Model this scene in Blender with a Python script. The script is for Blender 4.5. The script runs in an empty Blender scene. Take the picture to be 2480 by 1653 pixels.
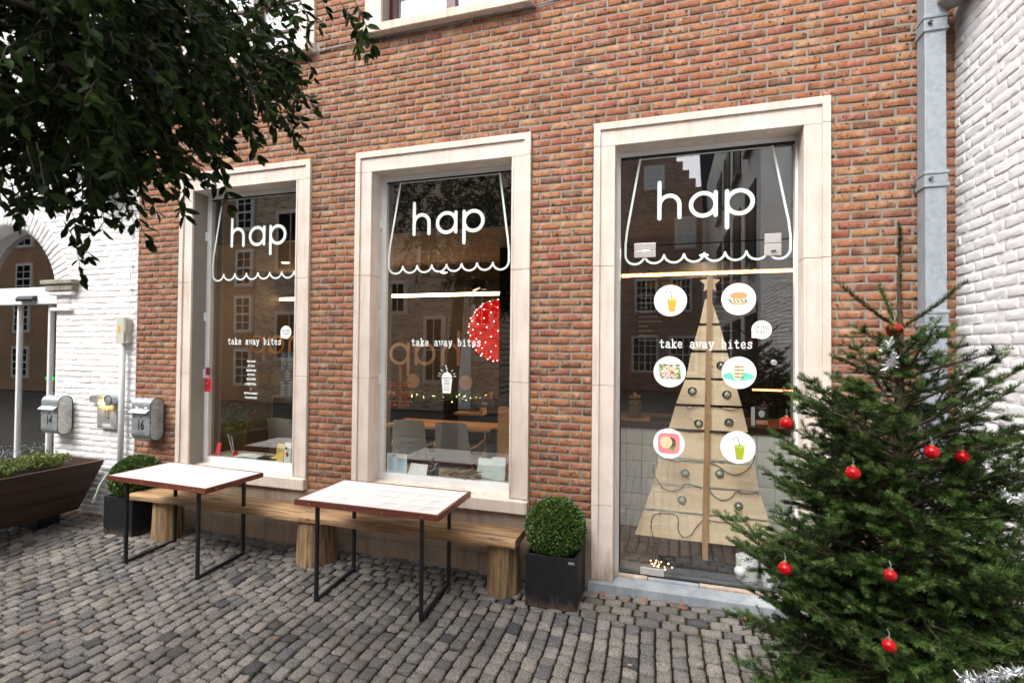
import bpy, math, random
import numpy as np
from math import radians as rad, sin, cos, pi
from mathutils import Matrix, Vector, noise as mnoise

sc = bpy.context.scene
COL = sc.collection
rng = np.random.default_rng(7)
random.seed(7)

# ------------------------------------------------------------------ camera
cam = bpy.data.cameras.new("camera"); camo = bpy.data.objects.new("camera", cam); COL.objects.link(camo)
cam.sensor_width = 36.0; cam.lens = 17.567; cam.clip_start = 0.05; cam.clip_end = 400
yw, pt, rl = rad(17.0154), rad(0.8862), rad(0.5419)
fw = Vector((-sin(yw)*cos(pt), cos(yw)*cos(pt), sin(pt)))
rt = Vector((cos(yw), sin(yw), 0)); up = rt.cross(fw)
r2 = rt*cos(rl)+up*sin(rl); u2 = -rt*sin(rl)+up*cos(rl)
M = Matrix((r2, u2, -fw)).transposed().to_4x4(); M.translation = (0.5433, -3.9458, 1.8878)
camo.matrix_world = M
cam.dof.use_dof = True; cam.dof.focus_distance = 4.2; cam.dof.aperture_fstop = 2.8
sc.camera = camo

# ------------------------------------------------------------------ world, sun, exposure
w = bpy.data.worlds.new("World"); sc.world = w; w.use_nodes = True
nt = w.node_tree; nt.nodes.clear()
sky = nt.nodes.new("ShaderNodeTexSky"); sky.sky_type = 'NISHITA'; sky.sun_disc = False
SUN_EL, SUN_AZ = 52.0, 205.0     # high soft sun behind thin cloud, from behind the camera's left shoulder
sky.sun_elevation = rad(SUN_EL); sky.sun_rotation = rad(SUN_AZ); sky.dust_density = 4.0; sky.air_density = 1.0
hs = nt.nodes.new("ShaderNodeHueSaturation"); hs.inputs['Saturation'].default_value = 0.22
bg = nt.nodes.new("ShaderNodeBackground"); bg.inputs[1].default_value = 0.15
wo = nt.nodes.new("ShaderNodeOutputWorld")
nt.links.new(sky.outputs[0], hs.inputs['Color']); nt.links.new(hs.outputs[0], bg.inputs[0]); nt.links.new(bg.outputs[0], wo.inputs[0])
sl = bpy.data.lights.new("sun", 'SUN'); sl.energy = .55; sl.angle = rad(25); sl.color = (1.0, 0.96, 0.9)
so = bpy.data.objects.new("sun", sl); COL.objects.link(so)
# direction towards the sun: azimuth measured clockwise from +Y like the sky texture
sd = Vector((sin(rad(SUN_AZ))*cos(rad(SUN_EL)), cos(rad(SUN_AZ))*cos(rad(SUN_EL)), sin(rad(SUN_EL))))
so.rotation_euler = sd.to_track_quat('Z', 'Y').to_euler(); so.location = sd*30
sc.view_settings.view_transform = 'Standard'; sc.view_settings.look = 'None'
sc.view_settings.exposure = 1.62; sc.view_settings.gamma = 1.0
sc.cycles.max_bounces = 8; sc.cycles.transparent_max_bounces = 12; sc.cycles.glossy_bounces = 4
sc.cycles.sample_clamp_indirect = 6.0

# ------------------------------------------------------------------ materials
class NT:
    def __init__(s, name):
        s.m = bpy.data.materials.new(name); s.m.use_nodes = True; s.t = s.m.node_tree
        s.b = s.t.nodes['Principled BSDF']; s.out = s.t.nodes['Material Output']
    def n(s, typ, **kw):
        nd = s.t.nodes.new('ShaderNode'+typ)
        for k, v in kw.items():
            if k in nd.inputs: nd.inputs[k].default_value = v
            else: setattr(nd, k, v)
        return nd
    def l(s, a, b): s.t.links.new(a, b); return b
    def coord(s, scale=(1, 1, 1), kind='Object'):
        tc = s.n('TexCoord'); mp = s.n('Mapping'); mp.inputs['Scale'].default_value = scale
        s.l(tc.outputs[kind], mp.inputs[0]); return mp.outputs[0]
    def noise(s, vec, scale, detail=4, rough=.55, dist=0):
        nd = s.n('TexNoise'); nd.inputs['Scale'].default_value = scale; nd.inputs['Detail'].default_value = detail
        nd.inputs['Roughness'].default_value = rough; nd.inputs['Distortion'].default_value = dist
        if vec is not None: s.l(vec, nd.inputs['Vector'])
        return nd.outputs['Fac']
    def ramp(s, fac, stops, mode='LINEAR'):
        nd = s.n('ValToRGB'); cr = nd.color_ramp; cr.interpolation = mode
        while len(cr.elements) < len(stops): cr.elements.new(0.5)
        for e, (p, c) in zip(cr.elements, stops):
            e.position = p; e.color = (c, c, c, 1) if not hasattr(c, '__len__') else (*c, 1)
        s.l(fac, nd.inputs[0]); return nd.outputs[0]
    def mix(s, fac, a, b, mode='MIX'):
        nd = s.n('Mix', data_type='RGBA', blend_type=mode)
        for sock, v in ((nd.inputs[0], fac), (nd.inputs[6], a), (nd.inputs[7], b)):
            if hasattr(v, 'is_linked'): s.l(v, sock)
            elif hasattr(v, '__len__'): sock.default_value = (*v, 1)
            else: sock.default_value = v
        return nd.outputs[2]
    def math(s, op, a, b=0.0):
        nd = s.n('Math', operation=op)
        for i, v in enumerate((a, b)):
            if hasattr(v, 'is_linked'): s.l(v, nd.inputs[i])
            else: nd.inputs[i].default_value = v
        return nd.outputs[0]
    def bump(s, h, strength=.3, dist=.01):
        nd = s.n('Bump'); nd.inputs['Strength'].default_value = strength; nd.inputs['Distance'].default_value = dist
        s.l(h, nd.inputs['Height']); s.l(nd.outputs[0], s.b.inputs['Normal'])
    def rand(s): return s.n('NewGeometry').outputs['Random Per Island']
    def set(s, col=None, rough=None, metal=None, spec=None):
        for v, k in ((col, 'Base Color'), (rough, 'Roughness'), (metal, 'Metallic'), (spec, 'Specular IOR Level')):
            if v is None: continue
            if hasattr(v, 'is_linked'): s.l(v, s.b.inputs[k])
            elif hasattr(v, '__len__'): s.b.inputs[k].default_value = (*v, 1)
            else: s.b.inputs[k].default_value = v
        return s

def plain(name, col, rough=.5, metal=0, var=.12, scale=9, bump=0, bscale=60, spec=None):
    """solid colour with slight tonal wear"""
    k = NT(name); v = k.coord()
    f = k.noise(v, scale, 5)
    lo = tuple(c*(1-var) for c in col); hi = tuple(min(1, c*(1+var)) for c in col)
    k.set(k.ramp(f, [(.3, lo), (.7, hi)]), rough, metal, spec)
    if bump: k.bump(k.noise(v, bscale, 4), bump, .005)
    return k.m

def wood(name, dark, light, axis=0, scale=1.0, rough=.6, knots=0.0, bump=.25, per_board=0.0, contrast=(.35, .68)):
    k = NT(name)
    sv = [14*scale]*3; sv[axis] = .9*scale
    v = k.coord(tuple(sv))
    rnd = k.rand(); add = k.n('VectorMath', operation='ADD'); k.l(v, add.inputs[0])
    cm = k.n('CombineXYZ'); k.l(k.math('MULTIPLY', rnd, 37), cm.inputs[0]); k.l(k.math('MULTIPLY', rnd, 19), cm.inputs[1]); k.l(cm.outputs[0], add.inputs[1])
    v2 = add.outputs[0]
    g = k.noise(v2, 1.6, 8, .62, 1.2)
    col = k.ramp(g, [(contrast[0], dark), (contrast[1], light)])
    fine = k.noise(v2, 9, 3)
    col = k.mix(k.math('MULTIPLY', fine, .35), col, dark, 'MULTIPLY')
    if knots:
        sv3 = [3.2*scale]*3; sv3[axis] = 2.2*scale
        vk = k.coord(tuple(sv3)); vo = k.n('TexVoronoi', feature='F1'); vo.inputs['Scale'].default_value = 2.2; k.l(vk, vo.inputs['Vector'])
        kn = k.ramp(vo.outputs['Distance'], [(.045, 1), (.10, 0)])
        col = k.mix(k.math('MULTIPLY', kn, knots), col, (dark[0]*.45, dark[1]*.32, dark[2]*.2))
    if per_board: col = k.mix(per_board, col, k.ramp(rnd, [(0, tuple(c*.6 for c in dark)), (1, light)]))
    k.set(col, rough); k.bump(g, bump, .006)
    return k.m

def m_brick():
    k = NT('brick'); v = k.coord(); r = k.rand()
    base = k.ramp(r, [(0.0, (.28, .098, .045)), (.10, (.36, .155, .058)), (.20, (.31, .10, .062)), (.29, (.20, .08, .045)), (.37, (.38, .19, .078)),
                      (.46, (.33, .118, .056)), (.54, (.255, .115, .06)), (.62, (.37, .145, .072)), (.70, (.28, .078, .058)), (.77, (.39, .22, .10)), (.84, (.15, .068, .045)), (.90, (.34, .14, .06)), (.96, (.09, .048, .038))], 'CONSTANT')
    base = k.mix(.28, base, (.25, .10, .058))
    n1 = k.noise(v, 22, 5, .65)
    c = k.mix(k.ramp(n1, [(.35, 0), (.75, .7)]), base, (.32, .145, .08))
    big = k.noise(v, 1.1, 5, .6); 
    n2 = k.noise(v, 9, 6, .7)
    c = k.mix(k.ramp(n2, [(.50, 0), (.68, .6)]), c, (.50, .35, .25))      # pale lime bloom
    n4 = k.noise(v, 55, 3, .6)
    c = k.mix(k.ramp(n4, [(.30, .85), (.44, 0)]), c, (.10, .040, .022)); c = k.mix(k.ramp(big, [(.50, 0), (.72, .45)]), c, (.13, .07, .045))
    n3 = k.noise(v, 38, 2, .4)
    c = k.mix(k.ramp(n3, [(.65, 0), (.70, .92)]), c, (.035, .025, .022))     # burnt specks
    k.set(c, .88, spec=.25)
    h = k.mix(.5, k.noise(v, 60, 6, .7), k.noise(v, 16, 4, .6))
    k.bump(h, .75, .012)
    return k.m

def m_mortar(name, a, b):
    k = NT(name); v = k.coord()
    k.set(k.mix(k.noise(v, 7, 5), k.ramp(k.noise(v, 120, 3, .7), [(.3, a), (.7, b)]), a), .95, spec=.1)
    k.bump(k.noise(v, 140, 4, .7), .7, .006); return k.m

def m_setts():
    k = NT('granite_sett'); v = k.coord(); r = k.rand()
    base = k.ramp(r, [(0, (.205, .192, .172)), (.2, (.25, .232, .207)), (.38, (.165, .156, .145)), (.52, (.225, .21, .188)), (.66, (.14, .138, .136)),
                      (.78, (.275, .25, .22)), (.88, (.11, .11, .114)), (.96, (.045, .048, .055))], 'CONSTANT')
    sp = k.noise(v, 105, 4, .8)
    c = k.mix(k.ramp(sp, [(.40, .9), (.50, 0)]), base, (.05, .044, .04))
    c = k.mix(k.ramp(sp, [(.55, 0), (.66, .6)]), c, (.42, .39, .35))
    d = k.noise(v, 2.2, 5, .6)
    c = k.mix(k.ramp(d, [(.46, 0), (.66, .5)]), c, (.075, .062, .048))
    k.set(c, k.ramp(k.noise(v, 3, 3), [(.35, .5), (.65, .85)]), spec=.4)
    k.bump(k.mix(.4, k.noise(v, 130, 5, .75), k.noise(v, 26, 4)), .9, .012); return k.m

def m_joint():
    k = NT('sett_joint'); v = k.coord()
    c = k.ramp(k.noise(v, 45, 5, .7), [(.3, (.012, .009, .007)), (.75, (.050, .038, .026))])
    moss = k.ramp(k.noise(v, 1.7, 4, .6), [(.54, 0), (.66, 1)])
    c = k.mix(k.math('MULTIPLY', moss, k.ramp(k.noise(v, 60, 3), [(.4, 0), (.6, 1)])), c, (.065, .085, .012))
    k.set(c, .95, spec=.1); k.bump(k.noise(v, 90, 5, .7), 1, .02); return k.m

def m_stone(name, a, b, dirt, damt=.35, bump=.12):
    k = NT(name); v = k.coord()
    c = k.ramp(k.noise(v, 3.5, 6, .6), [(.35, a), (.65, b)])
    vs = k.coord((9, 9, 1.1)); c = k.mix(k.ramp(k.noise(vs, 1.3, 5, .6), [(.5, 0), (.74, damt)]), c, dirt)
    c = k.mix(k.ramp(k.noise(v, 70, 3), [(.66, 0), (.74, .25)]), c, dirt)
    if name == 'cream_limestone':      # splash-back grime on the lowest blocks
        sx = k.n('SeparateXYZ'); k.l(v, sx.inputs[0]); g = k.math('ADD', k.math('MULTIPLY', sx.outputs[2], -2.6), k.math('MULTIPLY', k.noise(k.coord((14, 14, 3)), 1, 5, .7), 1.7))
        c = k.mix(k.ramp(g, [(.05, 0), (.75, .8)]), c, (.25, .175, .115))
    k.set(c, .8, spec=.25); k.bump(k.noise(v, 60, 5, .6), bump, .006); return k.m

def m_paint():
    k = NT('white_painted_brick'); v = k.coord()
    c = k.ramp(k.noise(v, 1.4, 6, .6), [(.35, (.74, .73, .735)), (.62, (.84, .83, .83))])
    c = k.mix(k.ramp(k.noise(v, 26, 4, .7), [(.66, 0), (.78, .35)]), c, (.42, .40, .38))
    k.set(c, .62, spec=.35)
    k.bump(k.mix(.45, k.noise(v, 34, 5, .65), k.noise(v, 9, 3)), .55, .012); return k.m

def m_zinc(name='zinc', col=(.34, .37, .39), metal=.55, rough=.42, amt=1.0):
    k = NT(name); v = k.coord()
    vo = k.n('TexVoronoi'); vo.inputs['Scale'].default_value = 38; k.l(v, vo.inputs['Vector'])
    f = k.mix(.5, k.noise(v, 7, 6, .65), vo.outputs['Color'])
    k.set(k.ramp(f, [(.25, tuple(c*(1-.28*amt) for c in col)), (.75, tuple(min(1, c*(1+.3*amt)) for c in col))]), k.ramp(f, [(.3, rough-.08), (.7, rough+.15)]), metal); return k.m

def m_glass(name='window_glass', ior=2.0, tint=(.985, .995, .99)):
    k = NT(name); k.t.nodes.remove(k.b)
    tr = k.n('BsdfTransparent'); tr.inputs[0].default_value = (*tint, 1)
    gl = k.n('BsdfGlossy'); gl.inputs['Roughness'].default_value = 0.0; gl.inputs[0].default_value = (1, 1, 1, 1)
    lw = k.n('LayerWeight'); lw.inputs[0].default_value = .5; r0 = ((ior-1)/(ior+1))**2     # Schlick reflectance, same from both sides
    f5 = k.math('POWER', lw.outputs['Facing'], 5.0); fr_ = k.math('ADD', k.math('MULTIPLY', f5, 1-r0), r0)
    bp = k.n('Bump'); bp.inputs['Strength'].default_value = .02; bp.inputs['Distance'].default_value = .02
    k.l(k.noise(k.coord(), 1.3, 1), bp.inputs['Height']); k.l(bp.outputs[0], gl.inputs['Normal'])
    mx = k.n('MixShader'); k.l(fr_, mx.inputs[0]); k.l(tr.outputs[0], mx.inputs[1]); k.l(gl.outputs[0], mx.inputs[2])
    k.l(mx.outputs[0], k.out.inputs[0]); return k.m

def m_emit(name, col, s):
    k = NT(name); k.set((0, 0, 0)); k.b.inputs['Emission Color'].default_value = (*col, 1); k.b.inputs['Emission Strength'].default_value = s; return k.m

def m_leaf(name, dark, light, rough=.4, trans=.12, spec=.5):
    k = NT(name); r = k.rand()
    c = k.ramp(r, [(0, dark), (.6, tuple((a+b)/2 for a, b in zip(dark, light))), (1, light)])
    k.set(c, rough, spec=spec)
    if trans:
        tl = k.n('BsdfTranslucent'); k.l(c, tl.inputs[0]); mx = k.n('MixShader'); mx.inputs[0].default_value = trans
        k.l(k.b.outputs[0], mx.inputs[1]); k.l(tl.outputs[0], mx.inputs[2]); k.l(mx.outputs[0], k.out.inputs[0])
    return k.m

MAT = dict(
    brick=m_brick(), mortar=m_mortar('mortar', (.23, .21, .18), (.40, .37, .32)), paint=m_paint(),
    setts=m_setts(), joint=m_joint(),
    stone=m_stone('cream_limestone', (.60, .52, .455), (.70, .615, .55), (.40, .31, .22), .5),
    sill=m_stone('weathered_sill', (.58, .50, .42), (.70, .62, .54), (.26, .21, .13), .55, .25),
    plinth=m_stone('brown_plinth_stone', (.30, .225, .165), (.40, .31, .235), (.16, .11, .07), .6, .3),
    bluestone=m_stone('blue_stone', (.21, .24, .27), (.34, .37, .39), (.12, .11, .10), .4, .2),
    greystone=m_stone('grey_stone', (.22, .20, .16), (.36, .34, .28), (.08, .075, .05), .7, .4),
    zinc=m_zinc('zinc', (.31, .35, .385), .25, .5, .45), galv=m_zinc('galvanised_steel', (.40, .44, .46), .6, .38), zincdark=m_zinc('dark_zinc', (.10, .115, .12), .3, .5),
    whitemetal=plain('white_aluminium', (.74, .75, .76), .35, var=.03), whiteplastic=plain('white_plastic', (.8, .8, .8), .4, var=.03),
    cream=plain('cream_plastic', (.52, .52, .44), .45, var=.05),
    black=plain('black_steel', (.010, .011, .013), .42, 0, .3), blackpot=None, darkwood=wood('brown_hardwood', (.028, .014, .009), (.088, .044, .028), 1, .6, .5, per_board=.2),
    rim=wood('mahogany_rim', (.10, .022, .016), (.27, .085, .055), 0, 1, .38), bench=wood('weathered_oak', (.095, .050, .022), (.50, .31, .155), 0, .7, .6, knots=.75, bump=.8, contrast=(.36, .58)),
    stump=wood('barked_log', (.085, .052, .028), (.44, .29, .15), 2, 1.0, .75, knots=.4, bump=.9, contrast=(.34, .62)), stumptop=wood('log_end', (.16, .09, .05), (.38, .26, .15), 2, 2, .8),
    pine=wood('pine_board', (.70, .56, .38), (.88, .75, .57), 0, .5, .55, knots=.85, bump=.05, contrast=(.25, .7)), pinepost=wood('pine_post', (.34, .20, .095), (.52, .33, .17), 2, .6, .5),
    tablewood=wood('oak_table', (.42, .20, .07), (.62, .33, .13), 0, .5, .4), redframe=wood('dark_red_frame', (.045, .012, .010), (.10, .028, .022), 2, 1, .4),
    tile=None, grout=plain('tile_grout', (.42, .40, .37), .8), glass=m_glass(), white=plain('white_vinyl', (.80, .84, .82), .5, var=.02),
    vinyl=plain('mint_white_vinyl', (.70, .78, .75), .5, var=.02), ink=plain('black_ink', (.012, .012, .012), .6), steel=plain('brushed_steel', (.58, .55, .54), .33, .6, .05),
    rubber=plain('black_rubber', (.012, .012, .012), .7), led=m_emit('warm_led', (1, .68, .36), 11), curtain=plain('white_curtain', (.82, .83, .85), .9, var=.04),
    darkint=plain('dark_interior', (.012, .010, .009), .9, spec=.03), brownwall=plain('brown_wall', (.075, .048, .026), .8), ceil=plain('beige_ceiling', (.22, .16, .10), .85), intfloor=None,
    boxleaf=m_leaf('box_leaf', (.018, .045, .008), (.12, .21, .035), .35, .1), needle=m_leaf('fir_needle', (.003, .012, .003), (.036, .074, .012), .5, .05, .2),
    needlelt=m_leaf('young_fir_needle', (.03, .07, .012), (.12, .20, .045), .45, .05), treeleaf=m_leaf('oak_leaf', (.003, .008, .002), (.034, .066, .011), .55, .12, .12),
    bark=plain('bark', (.055, .04, .028), .9, var=.4, scale=30, bump=.6), twig=plain('fir_bark', (.06, .04, .022), .85, var=.3, scale=60),
    redball=plain('red_bauble', (.50, .006, .012), .2, .55, .03), gold=plain('gold_cap', (.7, .5, .2), .3, .9), tinsel=plain('silver_tinsel', (.75, .77, .8), .22, .85),
    herb=m_leaf('herb_leaf', (.05, .085, .015), (.20, .27, .06), .6, .2), blueflower=plain('blue_flower', (.30, .38, .50), .7), soil=plain('soil', (.02, .014, .01), .95, bump=1),
    grayweave=None, plate=None)
# special materials
k = NT('glazed_white_tile'); v = k.coord(); r = k.rand()
k.set(k.mix(k.math('MULTIPLY', r, .6), (.86, .86, .86), (.80, .81, .81)), k.ramp(k.noise(v, 8, 3), [(.3, .12), (.7, .3)])); k.bump(k.noise(v, 12, 3), .06, .01); MAT['tile'] = k.m
k = NT('grey_wall_tile'); v = k.coord(); r = k.rand()
k.set(k.mix(r, (.76, .79, .78), (.86, .88, .86)), .25); k.bump(k.noise(v, 9, 3), .08, .01); MAT['walltile'] = k.m
k = NT('black_fibre_clay'); v = k.coord(); tc = k.n('TexCoord')
sx = k.n('SeparateXYZ'); k.l(tc.outputs['Object'], sx.inputs[0])
f = k.math('ADD', k.math('MULTIPLY', sx.outputs[2], -4.2), k.math('MULTIPLY', k.noise(k.coord((60, 60, 12)), 1, 6, .75), 1.6))
k.set(k.mix(k.ramp(f, [(.50, 0), (.85, .75)]), k.ramp(k.noise(v, 30, 4), [(.3, (.007, .0075, .009)), (.7, (.015, .016, .018))]), (.12, .085, .06)), .62, spec=.3); k.bump(k.noise(v, 60, 4), .15, .004); MAT['blackpot'] = k.m
k = NT('interior_floor_tile'); v = k.coord()
bt = k.n('TexBrick', offset=0.0); bt.inputs['Scale'].default_value = 1.0; bt.inputs['Brick Width'].default_value = .45; bt.inputs['Row Height'].default_value = .45; bt.inputs['Mortar Size'].default_value = .006
bt.inputs['Color1'].default_value = (.15, .10, .072, 1); bt.inputs['Color2'].default_value = (.13, .088, .064, 1); bt.inputs['Mortar'].default_value = (.05, .035, .028, 1); k.l(v, bt.inputs['Vector'])
k.set(bt.outputs[0], .45); MAT['intfloor'] = k.m
k = NT('woven_wicker'); v = k.coord((1, 1, 1))
w1 = k.n('TexWave', wave_type='BANDS', bands_direction='X'); w1.inputs['Scale'].default_value = 26; k.l(v, w1.inputs['Vector'])
w2 = k.n('TexWave', wave_type='BANDS', bands_direction='Z'); w2.inputs['Scale'].default_value = 34; k.l(v, w2.inputs['Vector'])
f = k.math('MULTIPLY', w1.outputs['Fac'], w2.outputs['Fac'])
k.set(k.ramp(f, [(.02, (.14, .13, .11)), (.4, (.56, .53, .47))]), .7); MAT['wicker'] = k.m
def m_brickwall(name, c1, c2, mortar, sc_=1.0, rot=(0, 0, 0), bump=.4):
    """flat brickwork for facades too far away for modelled bricks"""
    k = NT(name); tc = k.n('TexCoord'); mp = k.n('Mapping'); mp.inputs['Rotation'].default_value = rot; k.l(tc.outputs['Object'], mp.inputs[0])
    bt = k.n('TexBrick'); bt.inputs['Scale'].default_value = sc_; bt.inputs['Brick Width'].default_value = .24; bt.inputs['Row Height'].default_value = .08; bt.inputs['Mortar Size'].default_value = .010
    bt.inputs['Color1'].default_value = (*c1, 1); bt.inputs['Color2'].default_value = (*c2, 1); bt.inputs['Mortar'].default_value = (*mortar, 1); k.l(mp.outputs[0], bt.inputs['Vector'])
    c = k.mix(k.ramp(k.noise(tc.outputs['Object'], 1.2, 6, .7), [(.4, 0), (.7, .5)]), bt.outputs[0], tuple(x*.5 for x in c1))
    k.set(c, .9, spec=.2); k.bump(bt.outputs['Fac'], -bump, .01); return k.m
MAT['farbrick'] = m_brickwall('dark_red_brickwork', (.46, .26, .17), (.23, .12, .08), (.46, .42, .37), rot=(rad(90), 0, 0))
MAT['yellowbrick'] = m_brickwall('buff_brickwork', (.58, .41, .27), (.17, .09, .052), (.58, .54, .47), rot=(rad(90), 0, 0))
MAT['whitebrickflat'] = m_brickwall('white_brickwork', (.74, .73, .72), (.68, .67, .66), (.52, .51, .5), rot=(rad(90), 0, 0))
MAT['plaster'] = plain('ochre_plaster', (.36, .215, .12), .9, var=.15, scale=2)
MAT['slate'] = m_brickwall('slate_roof', (.035, .04, .05), (.05, .055, .065), (.015, .015, .02), 1.4, rot=(rad(90), 0, 0))
MAT['cobflat'] = m_brickwall('distant_setts', (.17, .155, .135), (.12, .11, .10), (.04, .034, .026), 1.6)
k = NT('red_translucent_ball'); tr = k.n('BsdfTransparent'); tr.inputs[0].default_value = (.95, .22, .17, 1)
k.set((.62, .012, .010), .25); k.b.inputs['Emission Color'].default_value = (1, .02, .01, 1); k.b.inputs['Emission Strength'].default_value = .35
mx = k.n('MixShader'); mx.inputs[0].default_value = .74; k.l(k.b.outputs[0], mx.inputs[1]); k.l(tr.outputs[0], mx.inputs[2]); k.l(mx.outputs[0], k.out.inputs[0]); MAT['redlamp'] = k.m
k = NT('smoke_glass_bauble'); k.set((.30, .36, .33), .08, .75); MAT['glassball'] = k.m
k = NT('sage_bauble'); k.set((.36, .44, .37), .35, .3); MAT['sageball'] = k.m
k = NT('clear_holder'); k.set((.35, .34, .30), .15, .5); MAT['holder'] = k.m
k = NT('speckled_terrazzo'); v = k.coord(); vo = k.n('TexVoronoi'); vo.inputs['Scale'].default_value = 42; k.l(v, vo.inputs['Vector'])
k.set(k.mix(k.ramp(vo.outputs['Distance'], [(.22, 1), (.27, 0)]), (.80, .82, .83), k.ramp(k.math('FRACT', k.math('MULTIPLY', vo.outputs['Distance'], 0.001)), [(0, (.07, .06, .07)), (1, (.4, .3, .2))])), .4); MAT['speckle'] = k.m

def M_(m): return MAT[m] if isinstance(m, str) else m

# ------------------------------------------------------------------ mesh building
class MB:
    """collects shapes in world coordinates, built as one mesh object"""
    def __init__(s): s.V = []; s.F = []; s.I = []; s.mi = 0
    def add(s, verts, faces):
        o = len(s.V); s.V += [tuple(v) for v in verts]; s.F += [tuple(i+o for i in f) for f in faces]; s.I += [s.mi]*len(faces); return s
    def mat(s, i): s.mi = i; return s
    def box(s, x0, x1, y0, y1, z0, z1):
        v = [(x0, y0, z0), (x1, y0, z0), (x1, y1, z0), (x0, y1, z0), (x0, y0, z1), (x1, y0, z1), (x1, y1, z1), (x0, y1, z1)]
        return s.add(v, [(0, 3, 2, 1), (4, 5, 6, 7), (0, 1, 5, 4), (1, 2, 6, 5), (2, 3, 7, 6), (3, 0, 4, 7)])
    def frustum(s, a, za, b, zb):
        """a,b = (x0,x1,y0,y1) at heights za, zb"""
        v = [(a[0], a[2], za), (a[1], a[2], za), (a[1], a[3], za), (a[0], a[3], za), (b[0], b[2], zb), (b[1], b[2], zb), (b[1], b[3], zb), (b[0], b[3], zb)]
        return s.add(v, [(0, 3, 2, 1), (4, 5, 6, 7), (0, 1, 5, 4), (1, 2, 6, 5), (2, 3, 7, 6), (3, 0, 4, 7)])
    def obox(s, c, ax, ay, az):
        c, ax, ay, az = map(np.array, (c, ax, ay, az)); v = []
        for sz in (-1, 1):
            for sx, sy in ((-1, -1), (1, -1), (1, 1), (-1, 1)): v.append(c+ax*sx+ay*sy+az*sz)
        return s.add(v, [(0, 3, 2, 1), (4, 5, 6, 7), (0, 1, 5, 4), (1, 2, 6, 5), (2, 3, 7, 6), (3, 0, 4, 7)])
    def tube(s, pts, r, n=8, cap=True):
        pts = [Vector(p) for p in pts]; m = len(pts); rr = r if hasattr(r, '__len__') else [r]*m
        V = []; prev = None
        for i, p in enumerate(pts):
            t = (pts[min(i+1, m-1)]-pts[max(i-1, 0)]).normalized()
            if prev is None: a = t.cross(Vector((0, 0, 1)) if abs(t.z) < .9 else Vector((0, 1, 0))).normalized()
            else: a = (prev-t*prev.dot(t)).normalized()
            prev = a; b = t.cross(a)
            for k_ in range(n):
                q = 2*pi*k_/n; V.append(p+(a*cos(q)+b*sin(q))*rr[i])
        F = [(i*n+k_, i*n+(k_+1) % n, (i+1)*n+(k_+1) % n, (i+1)*n+k_) for i in range(m-1) for k_ in range(n)]
        if cap: F += [tuple(reversed(range(n))), tuple((m-1)*n+k_ for k_ in range(n))]
        return s.add(V, F)
    def lathe(s, prof, c=(0, 0, 0), n=20, axis='z', wob=0, seed=0):
        V = []; F = []; m = len(prof); c = Vector(c)
        for i, (r, h) in enumerate(prof):
            for k_ in range(n):
                q = 2*pi*k_/n
                rr = r*(1+wob*mnoise.noise(Vector((cos(q)*1.6+seed, sin(q)*1.6, h*.7)))+wob*.25*mnoise.noise(Vector((cos(q)*5+seed, sin(q)*5, h*1.5))))
                p = Vector((rr*cos(q), rr*sin(q), h))
                if axis == 'y': p = Vector((p.x, h, p.y))
                if axis == 'x': p = Vector((h, p.x, p.y))
                V.append(c+p)
        F = [(i*n+k_, i*n+(k_+1) % n, (i+1)*n+(k_+1) % n, (i+1)*n+k_) for i in range(m-1) for k_ in range(n)]
        F += [tuple(reversed(range(n))), tuple((m-1)*n+k_ for k_ in range(n))]
        return s.add(V, F)
    def sphere(s, c, r, n=16, m=10, sq=1.0):
        return s.lathe([(max(1e-4, r*sin(pi*i/m)), -r*sq*cos(pi*i/m)) for i in range(m+1)], c, n)
    def prism(s, poly, axis, a, b):
        """poly 2-D outline (other two axes in order), extruded along axis from a to b"""
        def P(u, v, w): return {'x': (w, u, v), 'y': (u, w, v), 'z': (u, v, w)}[axis]
        n = len(poly); V = [P(u, v, a) for u, v in poly]+[P(u, v, b) for u, v in poly]
        F = [tuple(range(n)), tuple(reversed(range(n, 2*n)))]+[(i, n+i, n+(i+1) % n, (i+1) % n) for i in range(n)]
        return s.add(V, F)
    def disc(s, cx, cz, r, y, n=32, rx=None):
        rx = rx or r
        return s.add([(cx+rx*cos(2*pi*i/n), y, cz+r*sin(2*pi*i/n)) for i in range(n)], [tuple(range(n))])
    def poly(s, pts, y): return s.add([(p[0], y, p[1]) for p in pts], [tuple(range(len(pts)))])
    def ribbon(s, pts, wd, y, closed=False, caps=True):
        """flat vinyl stroke on the glass plane: pts (x,z), width"""
        P = [np.array(p, float) for p in pts]; n = len(P); L = []; R = []
        for i in range(n):
            if closed: t = P[(i+1) % n]-P[i-1]
            else: t = P[min(i+1, n-1)]-P[max(i-1, 0)]
            t = t/(np.linalg.norm(t)+1e-9); nn = np.array((-t[1], t[0]))
            L.append(P[i]+nn*wd/2); R.append(P[i]-nn*wd/2)
        V = [(p[0], y, p[1]) for p in L]+[(p[0], y, p[1]) for p in R]
        F = [(i, (i+1) % n, n+(i+1) % n, n+i) for i in range(n if closed else n-1)]
        s.add(V, F)
        if caps and not closed:
            for e, d in ((P[0], P[0]-P[1]), (P[-1], P[-1]-P[-2])):
                a0 = math.atan2(d[1], d[0])
                s.add([(e[0]+wd/2*cos(a0-pi/2+pi*k_/8), y, e[1]+wd/2*sin(a0-pi/2+pi*k_/8)) for k_ in range(9)], [tuple(range(9))])
        return s
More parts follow.
